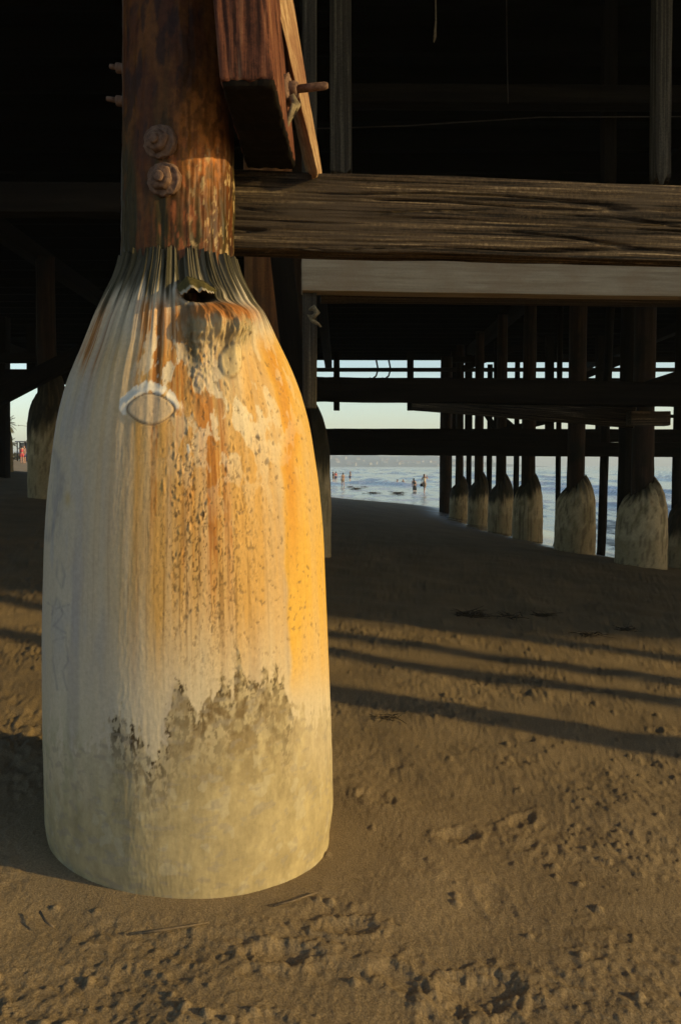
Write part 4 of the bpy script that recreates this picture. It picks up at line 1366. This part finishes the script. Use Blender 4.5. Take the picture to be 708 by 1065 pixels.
# the wading woman in cream, hand up to her face, and the dark-dressed one
person(water_pt(441, 512, 71, SEA + .0), -.6, "wading woman in cream top and brown print skirt, hand raised to her face", 1.72, dict(rarm=((.27, .10, 1.22), (.16, .17, 1.42)), larm=((-.24, -.05, 1.12), (-.27, .06, .9)), lleg=((-.03, .06, .47), (-.02, .02, .06)), rleg=((.05, .0, .47), (.03, -.10, .07))), 'cream', 'brown_cloth', True, bag=(-.29, .05, .72))
person(water_pt(431, 509, 77, SEA - .42), .5, "wading woman in black stooping knee-deep beside the cream-topped one", 1.68, dict(lean=.3, rarm=((.24, .12, 1.08), (.26, .2, .84)), larm=((-.18, .18, 1.1), (-.1, .28, .95)), rleg=((.16, .08, .47), (.2, -.04, .06))), 'black_cloth', 'black_cloth', True)
person(water_pt(413, 495, 105, SEA - .95), 1.5, "bather waist-deep with bare arms, left of a dark-clad bather", 1.65, None, 'brown_cloth', 'brown_cloth', hair_long=False)
person(water_pt(419, 495, 105, SEA - .95), 2.6, "dark-clad bather waist-deep far behind the waders", 1.65, None, 'black_cloth', 'black_cloth', hair_long=False)
for (px, py, D, rz, tp_, bt_, lb) in ((356.5, 503, 95, .5, 'brown_cloth', 'brown_cloth', "far beachgoer in brown clothes nearest at the waterline"), (346.5, 497, 115, -1, 'black_cloth', 'brown_cloth', "far beachgoer in dark top beside the jacket's edge"), (364, 496, 120, 2.2, 'cream', 'blue_cloth', "far beachgoer with a pale top, furthest right of three"), (349, 495, 118, .2, 'red_cloth', 'blue_cloth', "far beachgoer in a red top walking close to the dark-topped one")):
    x = P(px, py, D).x
    person((x, D, max(gz(x, D), SEA - .05)), rz, lb, 1.65, dict(lleg=((-.09, .12, .47), (-.09, .1, .06)), rleg=((.09, -.02, .47), (.09, -.14, .07))), tp_, bt_, hair_long=False, group="beachgoers at the far waterline")
# landward people by the stand
for (px, D, rz, tp_, bt_, lb) in ((23.3, 76, .3, 'red_cloth', 'red_cloth', "person in red standing before the dark beach stand"), (26, 78, 2.5, 'cream', 'blue_cloth', "person in pale top and navy shorts beside the one in red")):
    x = P(px, 480, D).x
    person((x, D, gz(x, D)), rz, lb, 1.68, None, tp_, bt_, hair_long=False, group="people at the beach stand")

# ------------------------------------------------------------------ landward: stand, lamp, palms
sx = P(24, 470, 86)
gs = gz(sx.x, 86)
stand = empty("beach_stand", (sx.x, 86, gs), "dark open-fronted beach stand behind the person in red", "stand")
for dx in (-.42, .42):
    for dy in (-.35, .35):
        beam("post", (dx, dy, -.1), (dx, dy, 2.0), .09, .09, 'creosote_post', parent=stand, n=(6, 2, 2), seed=dx + dy)
beam("roof", (-.6, 0, 2.06), (.6, 0, 2.06), 1.0, .12, M['stand_wood'], parent=stand, n=(6, 4, 2))
beam("counter", (-.46, -.3, .9), (.46, -.3, .9), .35, .1, M['stand_wood'], parent=stand, n=(6, 4, 2))
beam("back_panel", (-.42, .4, 1.0), (.42, .4, 1.0), .05, 1.9, M['stand_wood'], parent=stand, n=(6, 2, 4))

lx = P(29, 470, 100)
gl = gz(lx.x, 100)
lamp = empty("street_lamp", (lx.x, 100, gl), "slender street lamp with a long arm left of the near pile", "lamp")
link("pole", tube_mesh("pole", [(0, 0, -.3), (0, 0, 2), (0, 0, 4.2)], [.07, .06, .045], 8), M['steel'], lamp)
link("arm", tube_mesh("arm", [(0, 0, 4.15), (-.5, 0, 4.26), (-.95, 0, 4.3)], .03, 6), M['steel'], lamp)
link("lamp_head", lathe_mesh("lamp_head", [(.02, -.06), (.12, -.05), (.1, .03), (.03, .06)], 10), M['steel'], lamp).location = (-1.0, 0, 4.28)


def palm(px, D, htop_py, crown, label, seed, nf=26):
    rr = random.Random(seed)
    x = P(px, 480, D).x
    g = gz(x, D)
    top = P(px, htop_py, D).z - g
    t = empty("palm_tree", (x, D, g), label, "palm", "palms by the shore road")
    pts = [(0.12 * math.sin(k * .6 + seed), 0, top * k / 8 - .2 * (k == 0)) for k in range(9)]
    link("trunk", tube_mesh("trunk", pts, [.22 - .009 * k for k in range(9)], 10, .08), M['bark'], t)
    vv, ff = [], []
    ctr = Vector(pts[-1])
    for i in range(nf):
        a = i * 2.4
        el = rr.uniform(-.7, 1.2)
        d = Vector((math.cos(a) * math.cos(el), math.sin(a) * math.cos(el), math.sin(el)))
        side = d.cross(Vector((0, 0, 1))).normalized()
        p = ctr.copy()
        q = d.copy()
        n = 12
        for k in range(n):
            p2 = p + q * crown / n
            q = (q + Vector((0, 0, -.10))).normalized()
            for sg in (-1, 1):
                m = len(vv)
                ll = crown * .30 * math.sin(math.pi * (.12 + .85 * k / n)) * rr.uniform(.8, 1.1)
                tip = p + side * sg * ll + q * ll * .6 + Vector((0, 0, -.35 * ll))
                vv += [p, p2, tip]
                ff.append((m, m + 1, m + 2))
            p = p2
    link("crown", mesh_from("crown", vv, ff, False), M['leaf'], t)
    return t


palm(8, 120, 441, 1.75, "taller palm with a ragged crown at the left edge", 1, 34)
palm(10.5, 112, 461, 1.15, "shorter palm just below the taller palm's crown", 2, 24)


def shrub(px, D, w, h, label, seed):
    rr = random.Random(seed)
    x = P(px, 480, D).x
    vv, ff = [], []
    for i in range(700):
        u = Vector((rr.gauss(0, 1), rr.gauss(0, 1), rr.gauss(0, 1))).normalized() * rr.random() ** .4
        c = Vector((u.x * w * .5, u.y * w * .5, h * .5 + u.z * h * .5))
        a = Vector((rr.gauss(0, 1), rr.gauss(0, 1), rr.gauss(0, 1))).normalized() * .14
        b = a.cross(Vector((rr.gauss(0, 1), rr.gauss(0, 1), rr.gauss(0, 1)))).normalized() * .1
        m = len(vv)
        vv += [c - a, c + b, c + a, c - b]
        ff.append((m, m + 1, m + 2, m + 3))
    t = empty("shrub", (x, D, gz(x, D)), label, "shrub", "shrubs behind the beach stand")
    link("foliage", mesh_from("foliage", vv, ff, False), M['leaf'], t)
    link("stem", tube_mesh("stem", [(0, 0, -.2), (.05, 0, h * .3), (0, .05, h * .7)], [.06, .05, .02], 6), M['bark'], t)


shrub(30, 104, 2.2, 2.6, "green shrub at the near jacket pile's left side", 3)
shrub(15, 108, 1.8, 1.1, "low green shrub under the palms", 4)

# ------------------------------------------------------------------ houses on the far shore
def house_proto():
    t = empty("house", (0, 0, 0), "pale house", "house", "houses on the far shore")
    w, d, h, rf = 9, 8, 5.0, 2.2
    bx = [(-w / 2, -d / 2, -2), (w / 2, -d / 2, -2), (w / 2, d / 2, -2), (-w / 2, d / 2, -2), (-w / 2, -d / 2, h), (w / 2, -d / 2, h), (w / 2, d / 2, h), (-w / 2, d / 2, h), (-w / 2, 0, h + rf), (w / 2, 0, h + rf)]
    fx = [(0, 1, 5, 4), (1, 2, 6, 9, 5), (2, 3, 7, 6), (3, 0, 4, 8, 7)]
    link("wall", mesh_from("wall", bx, fx, False), M['wall_pale'], t)
    e = .5
    rv = []
    for dz in (.05, .3):
        rv += [(-w / 2 - e, -d / 2 - e, h - .25 + dz), (w / 2 + e, -d / 2 - e, h - .25 + dz), (w / 2 + e, 0, h + rf + dz), (-w / 2 - e, 0, h + rf + dz), (w / 2 + e, d / 2 + e, h - .25 + dz), (-w / 2 - e, d / 2 + e, h - .25 + dz)]
    rfc = [(0, 3, 2, 1), (3, 5, 4, 2), (6, 7, 8, 9), (9, 8, 10, 11), (0, 1, 7, 6), (4, 5, 11, 10), (1, 2, 8, 7), (2, 4, 10, 8), (3, 0, 6, 9), (5, 3, 9, 11)]
    link("roof", mesh_from("roof", rv, rfc, False), M['roof'], t)
    for x in (-2.6, 0, 2.6):
        beam("window", (x - .7, -d / 2 - .02, 2.6), (x + .7, -d / 2 - .02, 2.6), .08, 1.3, M['window'], parent=t, n=(2, 2, 2), amp=0, r=.02)
    return t


def copy_tree(o, parent=None):
    c = o.copy()
    COL.objects.link(c)
    c.parent = parent
    for ch in list(o.children):
        copy_tree(ch, c)
    return c


hp = house_proto()
hr = random.Random(5)
hill_me = bpy.data.objects["hills"].data
hco = np.empty(len(hill_me.vertices) * 3, np.float32)
hill_me.vertices.foreach_get("co", hco)
hco = hco.reshape(-1, 3)
for i in range(34):
    o = hp if i == 0 else copy_tree(hp)
    px = 340 + 175 * (i + hr.random() * .8) / 34
    Yh = 1440 + 140 * hr.random()
    x = (px - CX) / FPX * Yh
    k = np.argmin((hco[:, 0] - x) ** 2 + (hco[:, 1] - Yh) ** 2)
    o.location = (x, Yh, float(hco[k, 2]) - .3)
    o.rotation_euler = (0, 0, hr.uniform(-.7, .7))
    o.scale = (.8, .8, .8)
    o["label"] = "tiny pale gabled house in the far hazy shore town"

# ------------------------------------------------------------------ sea air
def haze():
    x0, x1, y0, y1, z0, z1 = -2450, 2450, -420, 2650, -6, 44
    v = [(x0, y0, z0), (x1, y0, z0), (x1, y1, z0), (x0, y1, z0), (x0, y0, z1), (x1, y0, z1), (x1, y1, z1), (x0, y1, z1)]
    f = [(3, 2, 1, 0), (4, 5, 6, 7), (0, 1, 5, 4), (1, 2, 6, 5), (2, 3, 7, 6), (3, 0, 4, 7)]
    m = bpy.data.materials.new("sea_air")
    m.use_nodes = True
    nt = m.node_tree
    nt.nodes.clear()
    out = nt.nodes.new("ShaderNodeOutputMaterial")
    pv = nt.nodes.new("ShaderNodeVolumePrincipled")
    pv.inputs["Color"].default_value = (.78, .9, 1.0, 1)
    pv.inputs["Density"].default_value = .00075
    pv.inputs["Anisotropy"].default_value = .1
    nt.links.new(pv.outputs[0], out.inputs["Volume"])
    tag(link("haze", mesh_from("haze", v, f, False), m), "thin sea haze over the bay", "haze", kind="stuff")


haze()
